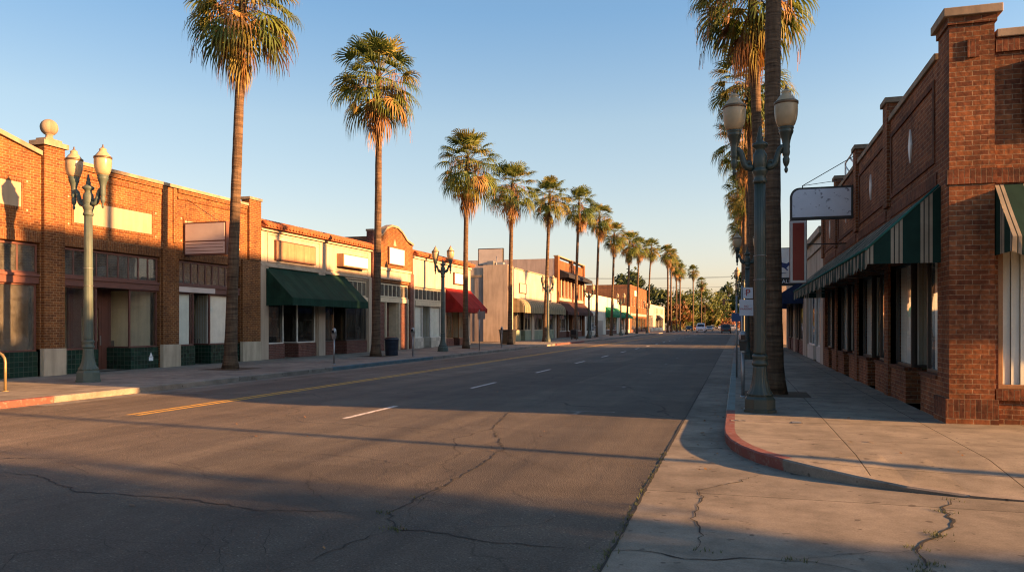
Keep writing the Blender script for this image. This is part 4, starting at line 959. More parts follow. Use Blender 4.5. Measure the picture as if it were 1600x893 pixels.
# the corner behind the viewer's side: its shade lies across the crossing
R7 = thing('corner_store', 'brick corner store across the side street shading the crossing', 'building', (22, -4, 0))
b = MB(); b.box(13.5, 34, -22, 2.5, 0, 6.4, 'brickR'); b.build('wall', R7); b = MB(); b.box(13.3, 34.2, -22.2, 2.6, 6.4, 6.55, 'cap'); b.build('coping', R7)
for i in range(4): window(R7, Fr((0, 2.5, 0), (1, 0, 0), (0, 1, 0)), 14.5+i*4.6, 17.6+i*4.6, .8, 3.2, .02, 2, fm='frame_dk')
# ------------------------------------------------------------------ twin-globe street lamps
def make_lamp(paint, label):
    L = thing('street_lamp', label, 'street lamp', (0, 0, 0), 'twin globe lamp posts along both kerbs')
    b = MB(); b.lathe([(.31, 0), (.31, .05), (.29, .06), (.285, .24), (.245, .29), (.245, .31)], paint, n=8, smooth=False, rot=PI/8); b.build('base', L)
    flute = lambda a: 1-.07*(.5+.5*math.cos(16*a))**1.5
    b = MB(); b.lathe([(.245, .305), (.235, .34), (.19, .40), (.155, .52), (.132, .68), (.125, .80), (.122, .86)], paint, n=64, mod=flute)
    b.lathe([(.135, .855), (.145, .87), (.145, .90), (.13, .92), (.13, .985), (.14, 1.0), (.14, 1.03), (.118, 1.06)], paint, n=32); b.build('pedestal', L)
    b = MB(); b.lathe([(.112, 1.05), (.112, 1.1), (.109, 2.0), (.104, 3.2), (.098, 4.2)], paint, n=64, mod=flute)
    for z in (2.42, 2.86): b.lathe([(.116, z), (.116, z+.012)], 'metal', n=24)
    b.build('shaft', L)
    b = MB(); b.lathe([(.10, 4.19), (.125, 4.21), (.125, 4.25), (.105, 4.28), (.11, 4.34), (.135, 4.40), (.14, 4.44), (.115, 4.46), (.115, 4.49), (.13, 4.52), (.12, 4.60), (.125, 4.68), (.115, 4.74), (.085, 4.78), (.08, 4.83), (.135, 4.87), (.145, 4.90), (.13, 4.93), (.07, 4.96), (.055, 5.0), (.06, 5.04), (.04, 5.08), (.045, 5.12), (.022, 5.18), (.026, 5.21), (.004, 5.25)], paint, n=24); b.build('capital', L)
    for s in (-1, 1):
        b = MB(); pts = []
        # S-shaped scroll: curls at the post, rises to the cup
        for i in range(17):
            a = -.4*PI+i/16*1.75*PI; r = .035+.065*i/16
            pts.append((s*(.215-r*math.cos(a)*.95), 0, 4.585-r*math.sin(a)*-1))
        pts = [(s*.12, 0, 4.52), (s*.17, 0, 4.49), (s*.225, 0, 4.505), (s*.265, 0, 4.55), (s*.29, 0, 4.62), (s*.315, 0, 4.72), (s*.345, 0, 4.80), (s*.385, 0, 4.84), (s*.43, 0, 4.835)]
        b.tube(pts, [.06, .066, .062, .06, .057, .054, .054, .054, .048], paint, 10)
        c = [(s*(.185+.055*(1-i/14)*math.cos(-PI/2+i*.55)), 0, 4.565+.055*(1-i/14)*math.sin(-PI/2+i*.55)) for i in range(13)]
        b.tube(c, [.04-.0014*i for i in range(13)], paint, 8)
        c = [(s*(.385+.05*(1-i/12)*math.cos(PI/2+i*.55)), 0, 4.77+.05*(1-i/12)*math.sin(PI/2+i*.55)) for i in range(10)]
        b.tube(c, [.024-.001*i for i in range(10)], paint, 8)
        arm = b.build('arm', L)
        x = s*.455
        b = MB(); b.lathe([(.004, 4.36), (.022, 4.38), (.035, 4.42), (.03, 4.45), (.018, 4.47), (.04, 4.51), (.058, 4.56), (.062, 4.62), (.045, 4.66), (.06, 4.69), (.068, 4.74), (.062, 4.80), (.07, 4.84), (.064, 4.88), (.078, 4.96), (.10, 5.04), (.125, 5.10), (.13, 5.13), (.12, 5.15), (.135, 5.17), (.135, 5.195)], paint, (x, 0, 0), 20); b.build('cup', arm)
        b = MB(); b.lathe([(.115, 5.19), (.155, 5.24), (.185, 5.33), (.20, 5.42), (.205, 5.52), (.203, 5.60), (.20, 5.615)], 'globe', (x, 0, 0), 24); gl = b.build('globe', L)
        b = MB(); b.lathe([(.19, 5.60), (.188, 5.67), (.172, 5.69), (.15, 5.72), (.12, 5.76), (.09, 5.79), (.08, 5.82), (.092, 5.835), (.085, 5.85), (.05, 5.88)], 'globe', (x, 0, 0), 24); b.build('globe_cap', gl)
        b = MB(); b.lathe([(.206, 5.605), (.214, 5.61), (.214, 5.655), (.206, 5.66)], 'bronze', (x, 0, 0), 24); b.build('band', gl)
        b = MB(); b.lathe([(.03, 5.875), (.035, 5.895), (.014, 5.92), (.02, 5.94), (.003, 5.98)], 'bronze', (x, 0, 0), 12); b.build('finial', gl)
    return L
lampG = make_lamp('lamp', 'dark green twin-globe lamp post on the red-kerbed corner, biggest of all')
lampG.location = (.40, 14.85, .15)
lampW = make_lamp('lampw', 'weathered grey-green twin-globe lamp post before the ball-finial brick shop'); lampW.location = (-17.5, yx(138, -17.5), .15); lampW.scale = (1.11,)*3
def lamp(src, x, y, sc, label):
    o = copy_tree(src); o.location = (x, y, .15); o.scale = (sc,)*3; o['label'] = label
for i, y in enumerate((37.5, 60, 82, 104)):
    lamp(lampG, .45, y, 1, ['twin-globe lamp post next behind the corner one, in the line of kerbside palms', 'third twin-globe lamp post from the red-kerbed corner, among palm trunks', 'fourth twin-globe lamp post from the red-kerbed corner, mostly behind palms', 'fifth and farthest twin-globe lamp post of the palm-hidden row'][i])
for u, sc, lab, src in ((692, 1.06, 'twin-globe lamp post between the red awning shop and a parking meter', lampW), (882, 1.05, 'sunlit twin-globe lamp post before the tan scalloped awning', lampW), (920, 1.09, 'dark twin-globe lamp post before the brown awning brick block', lampG), (970, 1.08, 'twin-globe lamp post near the bright green awning shop', lampW), (1011, 1.08, 'farthest twin-globe lamp post, before the far brick block', lampG)):
    lamp(src, -16.9, yx(u, -16.9) if u != 882 else 69.5, sc, lab)

# ------------------------------------------------------------------ fan palms
def fan_leaf(b, base, az, el, plen, rad, mat, pm, rnd, droop=.5, spread=1.9, seg=20, fold=.25, pet=True):
    d = Vector((math.cos(az)*math.cos(el), math.sin(az)*math.cos(el), math.sin(el)))
    side = Vector((-math.sin(az), math.cos(az), 0)); up = side.cross(d)*-1
    if up.z < 0 and abs(el) < 1.2: up = -up
    # petiole arcs down a little
    p0 = Vector(base); p1 = p0+d*plen*.5+Vector((0, 0, .02)); p2 = p0+d*plen+Vector((0, 0, -.06*plen*droop))
    if pet:
        w = .022
        for a, c in ((p0, p1), (p1, p2)):
            b.poly([a-side*w, a+side*w, c+side*w*.7, c-side*w*.7], pm); 
            b.poly([a-up*w*.6, a+up*w*.6, c+up*w*.5, c-up*w*.5], pm)
    d2 = (p2-p1).normalized(); up2 = side.cross(d2)*-1
    if up2.z < 0 and abs(el) < 1.2: up2 = -up2
    tw = rnd.uniform(-.35, .35); sd = side*math.cos(tw)+up2*math.sin(tw); un = up2*math.cos(tw)-side*math.sin(tw)
    prevA = None
    for i in range(seg+1):
        t = -1+2*i/seg; a = t*spread
        rr = rad*(1-.28*abs(t)**2.2)*rnd.uniform(.9, 1.07)
        v = d2*math.cos(a)+sd*math.sin(a)+un*(fold*abs(math.sin(a))-.10)*.8
        z = un*(.022 if i % 2 else -.022)
        q0 = p2; q1 = p2+v*rr*.42+z*1.4+Vector((0, 0, -.05*rr*droop))
        q2 = p2+v*rr*.72+z+Vector((0, 0, -.20*rr*droop)); hang = rnd.uniform(.75, 1.35)
        q3 = p2+v*rr*(1-.14*droop)+Vector((0, 0, -.52*rr*droop*hang))
        q4 = p2+v*rr*(1.03-.22*droop)+Vector((0, 0, -.92*rr*droop*hang))
        tang = (sd*math.cos(a)-d2*math.sin(a)); w = rr*spread/seg*.5
        if prevA is not None: b.poly([q0, prevA, q1], mat, True)
        prevA = q1
        b.poly([q1-tang*w*.9, q1+tang*w*.9, q2+tang*w*.95, q2-tang*w*.95], mat, True)
        b.poly([q2-tang*w*.95, q2+tang*w*.95, q3+tang*w*.42, q3-tang*w*.42], mat, True)
        b.poly([q3-tang*w*.42, q3+tang*w*.42, q4], mat, True)

def palm_crown(seed, sz=1., dead=34, seg=20):
    """meshes about the growing point (0,0,0): green crown, dead skirt, fruit stalks"""
    rnd = random.Random(seed); g = MB(); n = 52
    for i in range(n):
        f = i/(n-1); az = i*2.39996+rnd.uniform(-.3, .3)
        el = R(82)-f**.9*R(128)+rnd.uniform(-.14, .14)
        mat = 'g1' if rnd.random() < .5 else ('g2' if rnd.random() < .6 else 'g3')
        if f > .8 and rnd.random() < .22: mat = 'd3' if rnd.random() < .5 else 'g3'
        if f < .15: mat = 'g1' if rnd.random() < .6 else 'g3'
        fan_leaf(g, (0, 0, .05-.65*f), az, el, sz*rnd.uniform(.95, 1.3)*(1-.25*(f < .12)), sz*rnd.uniform(.8, 1.0), mat, 'petiole', rnd, droop=.30+.55*f*rnd.uniform(.7, 1.2), spread=1.35+.5*rnd.random(), seg=seg, fold=rnd.uniform(-.1, .3))
    k = MB()
    for i in range(dead):
        f = i/(dead-1); az = i*2.39996+rnd.uniform(-.4, .4); el = -R(48)-f*R(32)+rnd.uniform(-.12, .12)
        mat = rnd.choice(['d1', 'd1', 'd2', 'd3', 'd2', 'g3'])
        fan_leaf(k, (0, 0, -.55-1.05*f), az, el, sz*rnd.uniform(.65, 1.05)*(1-.25*f), sz*rnd.uniform(.6, .9), mat, 'd1', rnd, droop=.95, spread=.7+.45*rnd.random(), seg=max(8, seg-7), fold=-.2)
    s = MB()
    for i in range(9):
        az = rnd.uniform(0, 2*PI); L = rnd.uniform(1.2, 1.75)*sz; e = rnd.uniform(.15, .7); pts = []
        for j in range(8):
            t = j/7; pts.append(Vector((math.cos(az)*L*t*.95, math.sin(az)*L*t*.95, -.4+e*L*t*1.0-1.25*L*t*t*t)))
        for a, c in zip(pts[:-1], pts[1:]):
            w = Vector((-math.sin(az), math.cos(az), 0))*.014; s.poly([a-w, a+w, c+w, c-w], 'stalk'); s.poly([a+Vector((0, 0, .014)), a-Vector((0, 0, .014)), c-Vector((0, 0, .012)), c+Vector((0, 0, .012))], 'stalk')
        for _ in range(30):
            j = rnd.randint(3, 7); p = pts[j]+Vector((rnd.gauss(0, .07), rnd.gauss(0, .07), 0)); l = rnd.uniform(.2, .6)*sz; w = Vector((rnd.uniform(-1, 1), rnd.uniform(-1, 1), 0)).normalized()*.011; q = p+Vector((rnd.gauss(0, .05), rnd.gauss(0, .05), -l))
            s.poly([p-w, p+w, q+w*.8, q-w*.8], rnd.choice(['stalk', 'd3', 'd2']))
    return g, k, s
crowns = []
for sd in range(6):
    parts = palm_crown(100+sd, dead=(14, 9, 18, 11, 7, 14)[sd])
    crowns.append([p.build(nm) for p, nm in zip(parts, ('crown', 'dead_skirt', 'fruit_stalks'))])
used = [False]*6
def palm(x, y, h, k, label, lean=(0, 0), sc=1.08, r0=.28, r1=.16, bow=None, group='tall fan palms lining the street'):
    t = thing('palm_tree', label, 'palm tree', (x, y, .15), group)
    rnd = random.Random(int(x*13+y*7)); b = MB(); N = 46; pts = []; rad = []
    bx, by = (rnd.uniform(-.1, .1) if bow is None else bow), rnd.uniform(-.1, .1)
    for i in range(N+1):
        f = i/N; z = h*f
        pts.append((lean[0]*f**1.4+bx*math.sin(f*PI), lean[1]*f**1.4+by*math.sin(f*PI), z))
        flare = .75*math.exp(-z/.28)+.35*math.exp(-z/1.6)
        rad.append((r1+(r0*.72-r1)*max(0, 1-f)**.8)*(1+flare*.55)*(1+.02*math.sin(i*2.3)+rnd.uniform(-.012, .012)))
    pts = [(p[0]+x, p[1]+y, p[2]+.15) for p in pts]; pts[0] = (pts[0][0], pts[0][1], .13)
    b.tube(pts, rad, 'bark', 16); b.build('trunk', t)
    top = Vector(pts[-1])-Vector((x, y, .15))
    rz = rnd.uniform(0, 2*PI); tx, ty = rnd.uniform(-.09, .09), rnd.uniform(-.09, .09); sc *= rnd.uniform(.94, 1.08)
    for src in crowns[k]:
        o = src if not used[k] else src.copy()
        if used[k]: C.objects.link(o)
        o.parent = t; o.location = top; o.scale = (sc,)*3; o.rotation_euler = (tx, ty, rz)
    used[k] = True
    return t
# west row: (pixel column at the base, crown top row, crown kind, column at the top)
WX = -17.6
lw = ['tall palm before the dark green awning, its trunk crossing the blank marquee sign', 'full palm beside the dark blue bin and gabled brick shop', 'palm at the red awning, third along the kerb', 'palm before the beige corner wall, just past the rooftop signboard', 'palm before the tan scalloped awning', 'palm before the brown awning brick block', 'palm where the brick block meets the white shop', 'palm before the bright green awning', 'palm just beyond the bright green awning', 'thin palm before the narrow tan shop', 'palm before the far brick block corner']
for i, (u, v, k, ut) in enumerate(((360, -100, 0, 381), (587, 50, 1, 592), (728, 198, 2, 731), (797, 247, 3, 801), (851, 270, 4, 859), (900, 288, 5, 905), (932, 312, 0, 937), (955, 343, 1, 960), (979, 358, 2, 984), (995, 366, 3, 999), (1013, 370, 4, 1018))):
    y = yx(u, WX); d = -SN*WX+CS*y; H = (507-v)*d/1200+1.6
    lean = (ut-u)/1200*d
    palm(WX, y, H-2.05, k, lw[i], (lean*.95, lean*.25), 1.1+.035*(i % 3), r0=.28 if i < 2 else .25, r1=.14)
    if i < 5: pit(WX, y, .8)
for i, (x, u, v, k) in enumerate(((-14.3, 1043, 381, 0), (-14.3, 1049, 388, 2), (-14, 1057, 404, 3), (-14, 1063, 410, 1), (-12.6, 1083, 413, 4), (-12, 1096, 432, 5))):
    y = yx(u, x); d = -SN*x+CS*y; H = (507-v)*d/1200+1.6
    palm(x, y, H-1.7, k, ['first of two close palms past the far cream shop', 'second of two close palms past the far cream shop', 'taller palm of the next pair past the cream shop', 'shorter palm of the next pair past the cream shop', 'lone palm before the big green tree by the white van', 'last small palm before the distant green trees'][i])
le = ['thick dark palm trunk directly behind the corner lamp post', 'palm with hanging fronds next behind the thick trunk', 'third palm back behind the corner lamp post', 'fourth palm back behind the corner lamp post', 'fifth palm back behind the corner lamp post', 'sixth palm back in the crowded row behind the corner lamp', 'seventh palm back in the crowded row behind the corner lamp', 'eighth palm back in the crowded row behind the corner lamp', 'ninth palm back in the crowded row behind the corner lamp', 'tenth and last palm in the crowded row behind the corner lamp']
for i, (x, y, h, k) in enumerate(((.84, 18.8, 15.5, 2), (.85, 29, 14.2, 0), (.75, 39, 13.6, 1), (.8, 50, 13.4, 3), (.85, 61.5, 13.8, 5), (.8, 73, 14, 4), (.85, 84, 14.4, 2), (.8, 96, 14, 1), (.85, 110, 14.5, 0), (.8, 125, 15, 3))):
    palm(x, y, h, k, le[i], ((.12, -.35, -.2, -.3, .1, -.2, .1, 0, .1, 0)[i], .2), 1.12 if i < 3 else 1.05, r0=.25, r1=.17, bow=-.09 if i == 0 else None)
pit(.85, 18.7, .72)

# ------------------------------------------------------------------ broadleaf trees
def tree(x, y, h, w, mats, label, seed, n=2200, z0=.25, leaf=.6, trunk=.3, name='broadleaf_tree', cone=False):
    t = thing(name, label, 'tree', (x, y, .0)); rnd = random.Random(seed); b = MB()
    b.tube([(x, y, -.03), (x+.1, y, h*.2), (x-.1, y+.1, h*.45), (x, y, h*.75)], [trunk, trunk*.7, trunk*.5, trunk*.15], 'wood', 8)
    cl = []
    for i in range(26):
        a = rnd.random()*2*PI; f = rnd.random()
        rr = w*.5*(rnd.random()**.5)*(math.sin(PI*(.18+.74*f))**.7 if not cone else (1.05-f)); z = h*(z0+(.95-z0)*f)
        c = Vector((x+rr*math.cos(a), y+rr*math.sin(a), z)); cl.append((c, w*rnd.uniform(.10, .2)))
        if i < 10: b.tube([(x, y, h*(.22+.3*f)), tuple(c.lerp(Vector((x, y, z)), .3)-Vector((0, 0, h*.06))), tuple(c)], [trunk*.35, trunk*.2, trunk*.06], 'wood', 6)
    b.build('trunk', t); g = MB()
    for i in range(n):
        c, r = rnd.choice(cl); d = Vector((rnd.gauss(0, 1), rnd.gauss(0, 1), rnd.gauss(0, .8))).normalized()*r*rnd.uniform(.55, 1.25)
        p = c+d; nn = (d.normalized()+Vector((rnd.gauss(0, .6), rnd.gauss(0, .6), rnd.gauss(0, .6)))).normalized(); u = nn.orthogonal().normalized(); v = nn.cross(u); l = leaf*rnd.uniform(.6, 1.3)
        g.poly([p-u*l, p-v*l*.5, p+u*l, p+v*l*.5], mats[0] if rnd.random() < .6 else rnd.choice(mats))
    g.build('crown', t); return t
tree(-32, 236, 17, 14, ['t2', 't1'], 'dark leafy tree rising behind the far cream shop', 1, 2200)
tree(-24, 250, 13, 12, ['t2', 't1'], 'dark rounded tree just past the far cream shop', 2, 2200)
tree(-17.5, 243, 7.5, 9, ['t4', 't3', 't1'], 'rust-tinged tree beside the paired palms', 3, 2200)
tree(-20, 300, 14, 13, ['t1', 't2'], 'green tree behind the rust-tinged tree', 4, 2200)
tree(-17, 262, 10.5, 9, ['t3', 't1'], 'olive tree behind the lone palm', 5, 2200)
tree(-12, 330, 17, 19, ['t1', 't3'], 'big bright green tree at the end of the street', 6, 2000, .15)
tree(-10.5, 285, 9, 10, ['t3', 't1', 't4'], 'yellowish tree below the last small palm', 7, 2200)
tree(-4, 380, 22, 11, ['t2', 't1'], 'tall dark tree behind the big bright green tree', 8, 2200)
tree(-1.5, 420, 14, 20, ['t1', 't2'], 'low green tree under the traffic signal', 9, 1300, .1)
tree(-4.5, 350, 8, 12, ['t5', 't4'], 'pinkish blossoming tree far down the street', 10, 1300, .2)
tree(3, 360, 7, 13, ['t5', 't4'], 'reddish low tree far down the street near the signal', 11, 1200, .1)
tree(6, 300, 9, 10, ['t2', 't1'], 'dark tree far down the street by the parked grey car', 12, 1200, .1)
tree(1.6, 131, 12.5, 5.2, ['t1', 't2'], 'leafy street tree at the end of the palm-lined kerb', 13, 1800, .22, .26)
tree(1.2, 143, 9, 5, ['t1', 't3'], 'smaller street tree beside the traffic signal pole', 14, 1500, .25, .26)
tree(-36, 270, 20, 13, ['t2', 't1'], 'tall dark tree at the far back of the shop row', 15, 2200)
tree(16, 3.3, 7.6, 3.2, ['t1', 't2'], 'street tree beside the corner store across the side street', 16, 1000, .12, .22)
tree(22, 2.7, 8.4, 3.6, ['t1', 't2'], 'second street tree farther along the corner store', 21, 900, .12, .22)
tree(-70, 420, 16, 40, ['t2', 't1'], 'dark tree clump on the horizon past the shops', 17, 2200, .1, .9)
tree(40, 430, 15, 46, ['t2', 't1'], 'dark tree clump on the horizon behind the palms', 18, 2200, .1, .9)
tree(-28, 460, 15, 30, ['t2', 't1', 't3'], 'hazy green tree at the vanishing end of the street', 19, 2000, .05, .8)
tree(10, 470, 15, 34, ['t2', 't1'], 'broad dark tree closing the end of the street', 20, 2000, .05, .8)
def shrub(x, y, h, w, label, seed, mats=('t1', 't3')):
    rnd = random.Random(seed); t = thing('shrub', label, 'shrub', (x, y, .15)); g = MB()
    for i in range(260):
        a = rnd.random()*2*PI; r = w*.5*rnd.random()**.5; p = Vector((x+r*math.cos(a), y+r*math.sin(a), .15+h*rnd.random()*(1-.5*(2*r/w)**2))); u = Vector((rnd.gauss(0, 1), rnd.gauss(0, 1), rnd.gauss(0, 1))).normalized(); v = u.orthogonal().normalized(); l = .16
        g.poly([p-u*l, p-v*l*.5, p+u*l, p+v*l*.5], rnd.choice(mats))
    g.build('foliage', t); b = MB(); b.tube([(x, y, .1), (x, y, .15+h*.7)], [.05, .02], 'wood', 6); b.build('stem', t)
shrub(-17.5, 236, 2.2, 3.5, 'green shrub at the foot of the far cream shop', 1); shrub(-16, 252, 2.6, 4, 'green shrub below the rust-tinged tree', 2); shrub(-16.5, 215, 1.8, 3, 'low shrub before the far cream shop', 3)

# ------------------------------------------------------------------ signs, meters, bins, poles
PX = lambda a, z: (a, z)
t = thing('marquee_sign', 'faded blank two-part marquee sign jutting from the long brick shop', 'sign', (-19.85, 25.3, 5.1))
b = MB(); b.box(-20.75, -18.82, 25.2, 25.4, 4.45, 5.73, 'rust'); b.build('box', t)
b = MB(); b.box(-20.68, -18.89, 25.185, 25.199, 5.01, 5.67, 'signlav'); b.build('upper_panel', t)
b = MB(); b.box(-20.68, -18.89, 25.185, 25.199, 4.51, 4.96, 'signlav'); b.build('lower_panel', t)
b = MB()
for z in (4.6, 4.73, 4.86): b.box(-20.64, -18.95, 25.176, 25.1845, z, z+.018, 'rust')
b.build('letter_rail', t)
b = MB(); b.box(-20.8, -20.7, 25.26, 25.34, 4.7, 5.5, 'black'); b.tube([(-20.78, 25.3, 6.7), (-19.2, 25.3, 5.73)], .012, 'black', 5); b.build('bracket', t)
def wallsign(label, y0, y1, z0, z1, fr_m, face, dep=.14, name='wall_sign', x=-20.8):
    t = thing(name, label, 'sign', (x+dep/2, (y0+y1)/2, z0)); b = MB(); e = .06
    b.box(x+.012, x+dep, y0, y1, z0, z1, fr_m); b.build('frame', t)
    b = MB(); b.box(x+dep+.001, x+dep+.012, y0+e, y1-e, z0+e, z1-e, face); b.build('face', t); return t
wallsign('bare plywood sign board above the dark green awning', 31.35, 34.85, 4.78, 5.72, 'rust', 'plywood', .12)
wallsign('blank white light-box sign with thick orange sides beside the plywood board', 37.2, 40.1, 4.9, 5.6, 'plywood', 'signwhite', .42)
wallsign('blank white square sign on the gabled brick wall', 43.5, 45.8, 5.5, 6.6, 'rust', 'signwhite', .12)
wallsign('blank white sign above the red awning', 54.9, 57.5, 4.85, 5.75, 'rust', 'signwhite', .14)
wallsign('small blank sign over the near end of the tan scalloped awning', 73.3, 76.0, 4.9, 5.9, 'rust', 'cream2', .1)
wallsign('small framed sign over the far end of the tan scalloped awning', 84.4, 87, 4.5, 5.4, 'rust', 'signtan', .1)
wallsign('pale sign panel on the far orange brick block', 162, 165, 7.7, 9, 'rust', 'signwhite', .1)
t = thing('rooftop_signboard', 'blank tan billboard standing on a post above the beige building', 'billboard', (-23.05, 71.3, 6.5))
b = MB(); b.box(-24.35, -21.78, 71.2, 71.5, 7.52, 9.18, 'black'); b.build('frame', t); b = MB(); b.box(-24.27, -21.86, 71.17, 71.199, 7.6, 9.1, 'signtan'); b.build('face', t); b = MB(); b.tube([(-23.05, 71.35, 6.4), (-23.05, 71.35, 7.52)], .07, 'metal', 10); b.tube([(-23.6, 72.3, 6.4), (-23.05, 71.4, 7.4)], .03, 'metal', 6); b.build('post', t)
# east projecting signs
t = thing('projecting_sign', 'worn blank white sign with one rounded corner held by wires', 'sign', (2.4, 24.2, 4.85))
def rsign(x0, x1, z0, z1, r):
    return [(x0+r-r*math.cos(a*PI/16), z1-r+r*math.sin(a*PI/16)) for a in range(9)] + [(x1, z1), (x1, z0), (x0, z0)]
b = MB(); b.prism([(x, 24.1, z) for x, z in rsign(1.5, 3.22, 4.84, 5.78, .26)], (0, .22, 0), 'black'); b.build('box', t)
b = MB(); b.prism([(x, 24.08, z) for x, z in rsign(1.56, 3.16, 4.91, 5.72, .22)], (0, .018, 0), 'signworn'); b.build('face', t)
b = MB(); b.tube([(1.85, 24.2, 5.77), (1.85, 24.2, 5.86)], .015, 'black', 6); b.tube([(1.85, 24.2, 5.85), (3.35, 24.6, 6.75)], .012, 'black', 5); b.tube([(1.85, 24.2, 5.85), (3.32, 26.6, 6.40)], .009, 'black', 5); b.build('guy_wire', t)
b = MB(); b.box(3.2, 3.32, 24.15, 24.27, 5.0, 5.1, 'black'); b.box(3.2, 3.32, 24.15, 24.27, 5.5, 5.6, 'black'); b.build('bracket', t)
t = thing('projecting_sign', 'tall narrow red blank sign with white bulb-studded border', 'sign', (1.85, 26, 3.1))
b = MB(); b.box(1.62, 2.1, 25.95, 26.15, 3.08, 5.05, 'signwhite'); b.build('box', t); b = MB(); b.box(1.60, 2.12, 25.98, 26.12, 3.06, 5.07, 'rust'); b.build('rim', t)
b = MB(); b.box(1.69, 2.03, 25.935, 25.949, 3.16, 4.98, 'signred'); b.build('face', t)
b = MB()
for i in range(12):
    z = 3.14+i*.167
    for x in (1.655, 2.065): b.ball((x, 25.945, z), .014, 'lens', 6)
b.build('bulb_studs', t)
b = MB(); b.tube([(2.1, 26.05, 4.3), (3.3, 26.05, 4.3)], .02, 'black', 6); b.build('bracket', t)
t = thing('projecting_sign', 'white sign with leaping navy animal and dark lettered base strip', 'sign', (2.1, 45, 3.9))
b = MB(); b.box(1.55, 3.25, 44.95, 45.15, 3.9, 6.0, 'black'); b.build('box', t); b = MB(); b.box(1.6, 3.2, 44.93, 44.949, 4.35, 5.95, 'signwhite'); b.build('face', t)
b = MB(); an = [(1.75, 5.02), (1.95, 5.2), (2.2, 5.24), (2.45, 5.16), (2.62, 5.12), (2.72, 5.2), (2.8, 5.12), (2.78, 5.02), (2.68, 4.98), (2.6, 4.86), (2.7, 4.76), (2.63, 4.74), (2.48, 4.88), (2.3, 4.94), (2.1, 4.93), (1.98, 4.86), (1.82, 4.76), (1.76, 4.79), (1.9, 4.92), (1.86, 4.98)]
b.prism([(x, 44.915, z) for x, z in an], (0, .012, 0), 'navy'); b.prism([(x, 44.915, z) for x, z in [(1.8, 4.58), (2.2, 4.63), (2.6, 4.6), (2.6, 4.57), (2.2, 4.59), (1.8, 4.55)]], (0, .012, 0), 'navy'); b.build('emblem', t)
text_part("T WALE", .3, 'textwhite', t, (.22, -.06, .23), (PI/2, 0, 0))
b = MB(); b.box(3.2, 3.32, 45, 45.1, 4.5, 4.6, 'black'); b.box(3.2, 3.32, 45, 45.1, 5.4, 5.5, 'black'); b.build('bracket', t)

def meter(label, x, y, mat='metal', double=False):
    t = thing('parking_meter', label, 'parking meter', (x, y, .15), 'parking meters along the kerbs')
    b = MB(); b.tube([(x, y, .14), (x, y, 1.18)], .035, mat, 10); b.lathe([(.07, .15), (.07, .17), (.04, .19)], mat, (x, y, 0), 12); b.build('post', t)
    for dx in ((-.13, .13) if double else (0,)):
        b = MB(); cx = x; cy = y+dx
        b.hexa([(cx-.06, cy-.05, 1.18), (cx+.06, cy-.05, 1.18), (cx+.06, cy+.05, 1.18), (cx-.06, cy+.05, 1.18), (cx-.09, cy-.06, 1.38), (cx+.09, cy-.06, 1.38), (cx+.09, cy+.06, 1.38), (cx-.09, cy+.06, 1.38)], 'black' if double else mat)
        b.lathe([(.092, 1.38), (.095, 1.46), (.085, 1.54), (.055, 1.60), (.004, 1.62)], mat, (cx, cy, 0), 14); h = b.build('head', t)
        b = MB(); b.box(cx-.05, cx+.05, cy-.098, cy-.086, 1.42, 1.53, 'car_glass'); b.build('display', h)
    if double: b = MB(); b.box(x-.03, x+.03, y-.2, y+.2, 1.14, 1.18, mat); b.build('yoke', t)
    return t
meter('double-headed parking meter half hidden behind the corner lamp post', .12, 17.7, 'metal', True)
for u, lab in ((522, 'parking meter before the cream shop with dark green awning'), (645, 'parking meter between the dark blue bin and a lamp post'), (784, 'parking meter before the sunlit beige side wall'), (930, 'parking meter near the white flat-roofed shop')): meter(lab, -15.5, yx(u, -15.5))
def polesign(label, x, y, plates, h=2.9, text=None):
    t = thing('street_sign', label, 'street sign', (x, y, .15)); b = MB(); b.tube([(x, y, .13), (x, y, h)], .028, 'metal', 8); b.build('post', t)
    for z0, z1, w, dx, face, tx, tm, ts in plates:
        b = MB(); b.box(x+dx-w/2, x+dx+w/2, y-.045, y-.035, z0, z1, face); p = b.build('plate', t)
        if tx: text_part(tx, ts, tm, p, (dx, -.048, (z0+z1)/2-.15), (PI/2, 0, 0))
    return t
polesign('stack of white parking signs with red lettering beside the corner lamp', .12, 20.5, [(2.42, 2.70, .24, .14, 'signworn', 'P', 'textred', .24), (1.98, 2.39, .34, .10, 'signworn', 'NO\nPARKING', 'textred', .07)], 2.75)
polesign('small blue sign on a post under the white parking signs', -.02, 24.5, [(1.85, 2.1, .3, 0, 'signblue', None, None, 0)], 2.65)
polesign('square sign on a slim post before the side lot', -15.6, yx(749, -15.6), [(2.1, 2.6, .5, .15, 'beige_dk', None, None, 0)], 2.7)
t = thing('litter_bin', 'dark blue drum litter bin beside a palm trunk', 'bin', (-17.3, yx(612, -17.3), .15)); y = t.location.y; x = -17.3
b = MB(); b.lathe([(.31, .15), (.33, .2), (.36, .95), (.38, .96), (.38, 1.02), (.35, 1.04)], 'bin', (x, y, 0), 24); b.build('body', t); b = MB(); b.lathe([(.34, 1.035), (.30, 1.10), (.2, 1.12), (.18, 1.06)], 'black', (x, y, 0), 24); b.build('lid', t)
b = MB()
for z in (.35, .6, .85): b.lathe([(.335+.04*(z-.2), z), (.352+.04*(z-.2), z+.01), (.335+.04*(z-.2), z+.03)], 'bin', (x, y, 0), 24)
b.build('hoop', t)
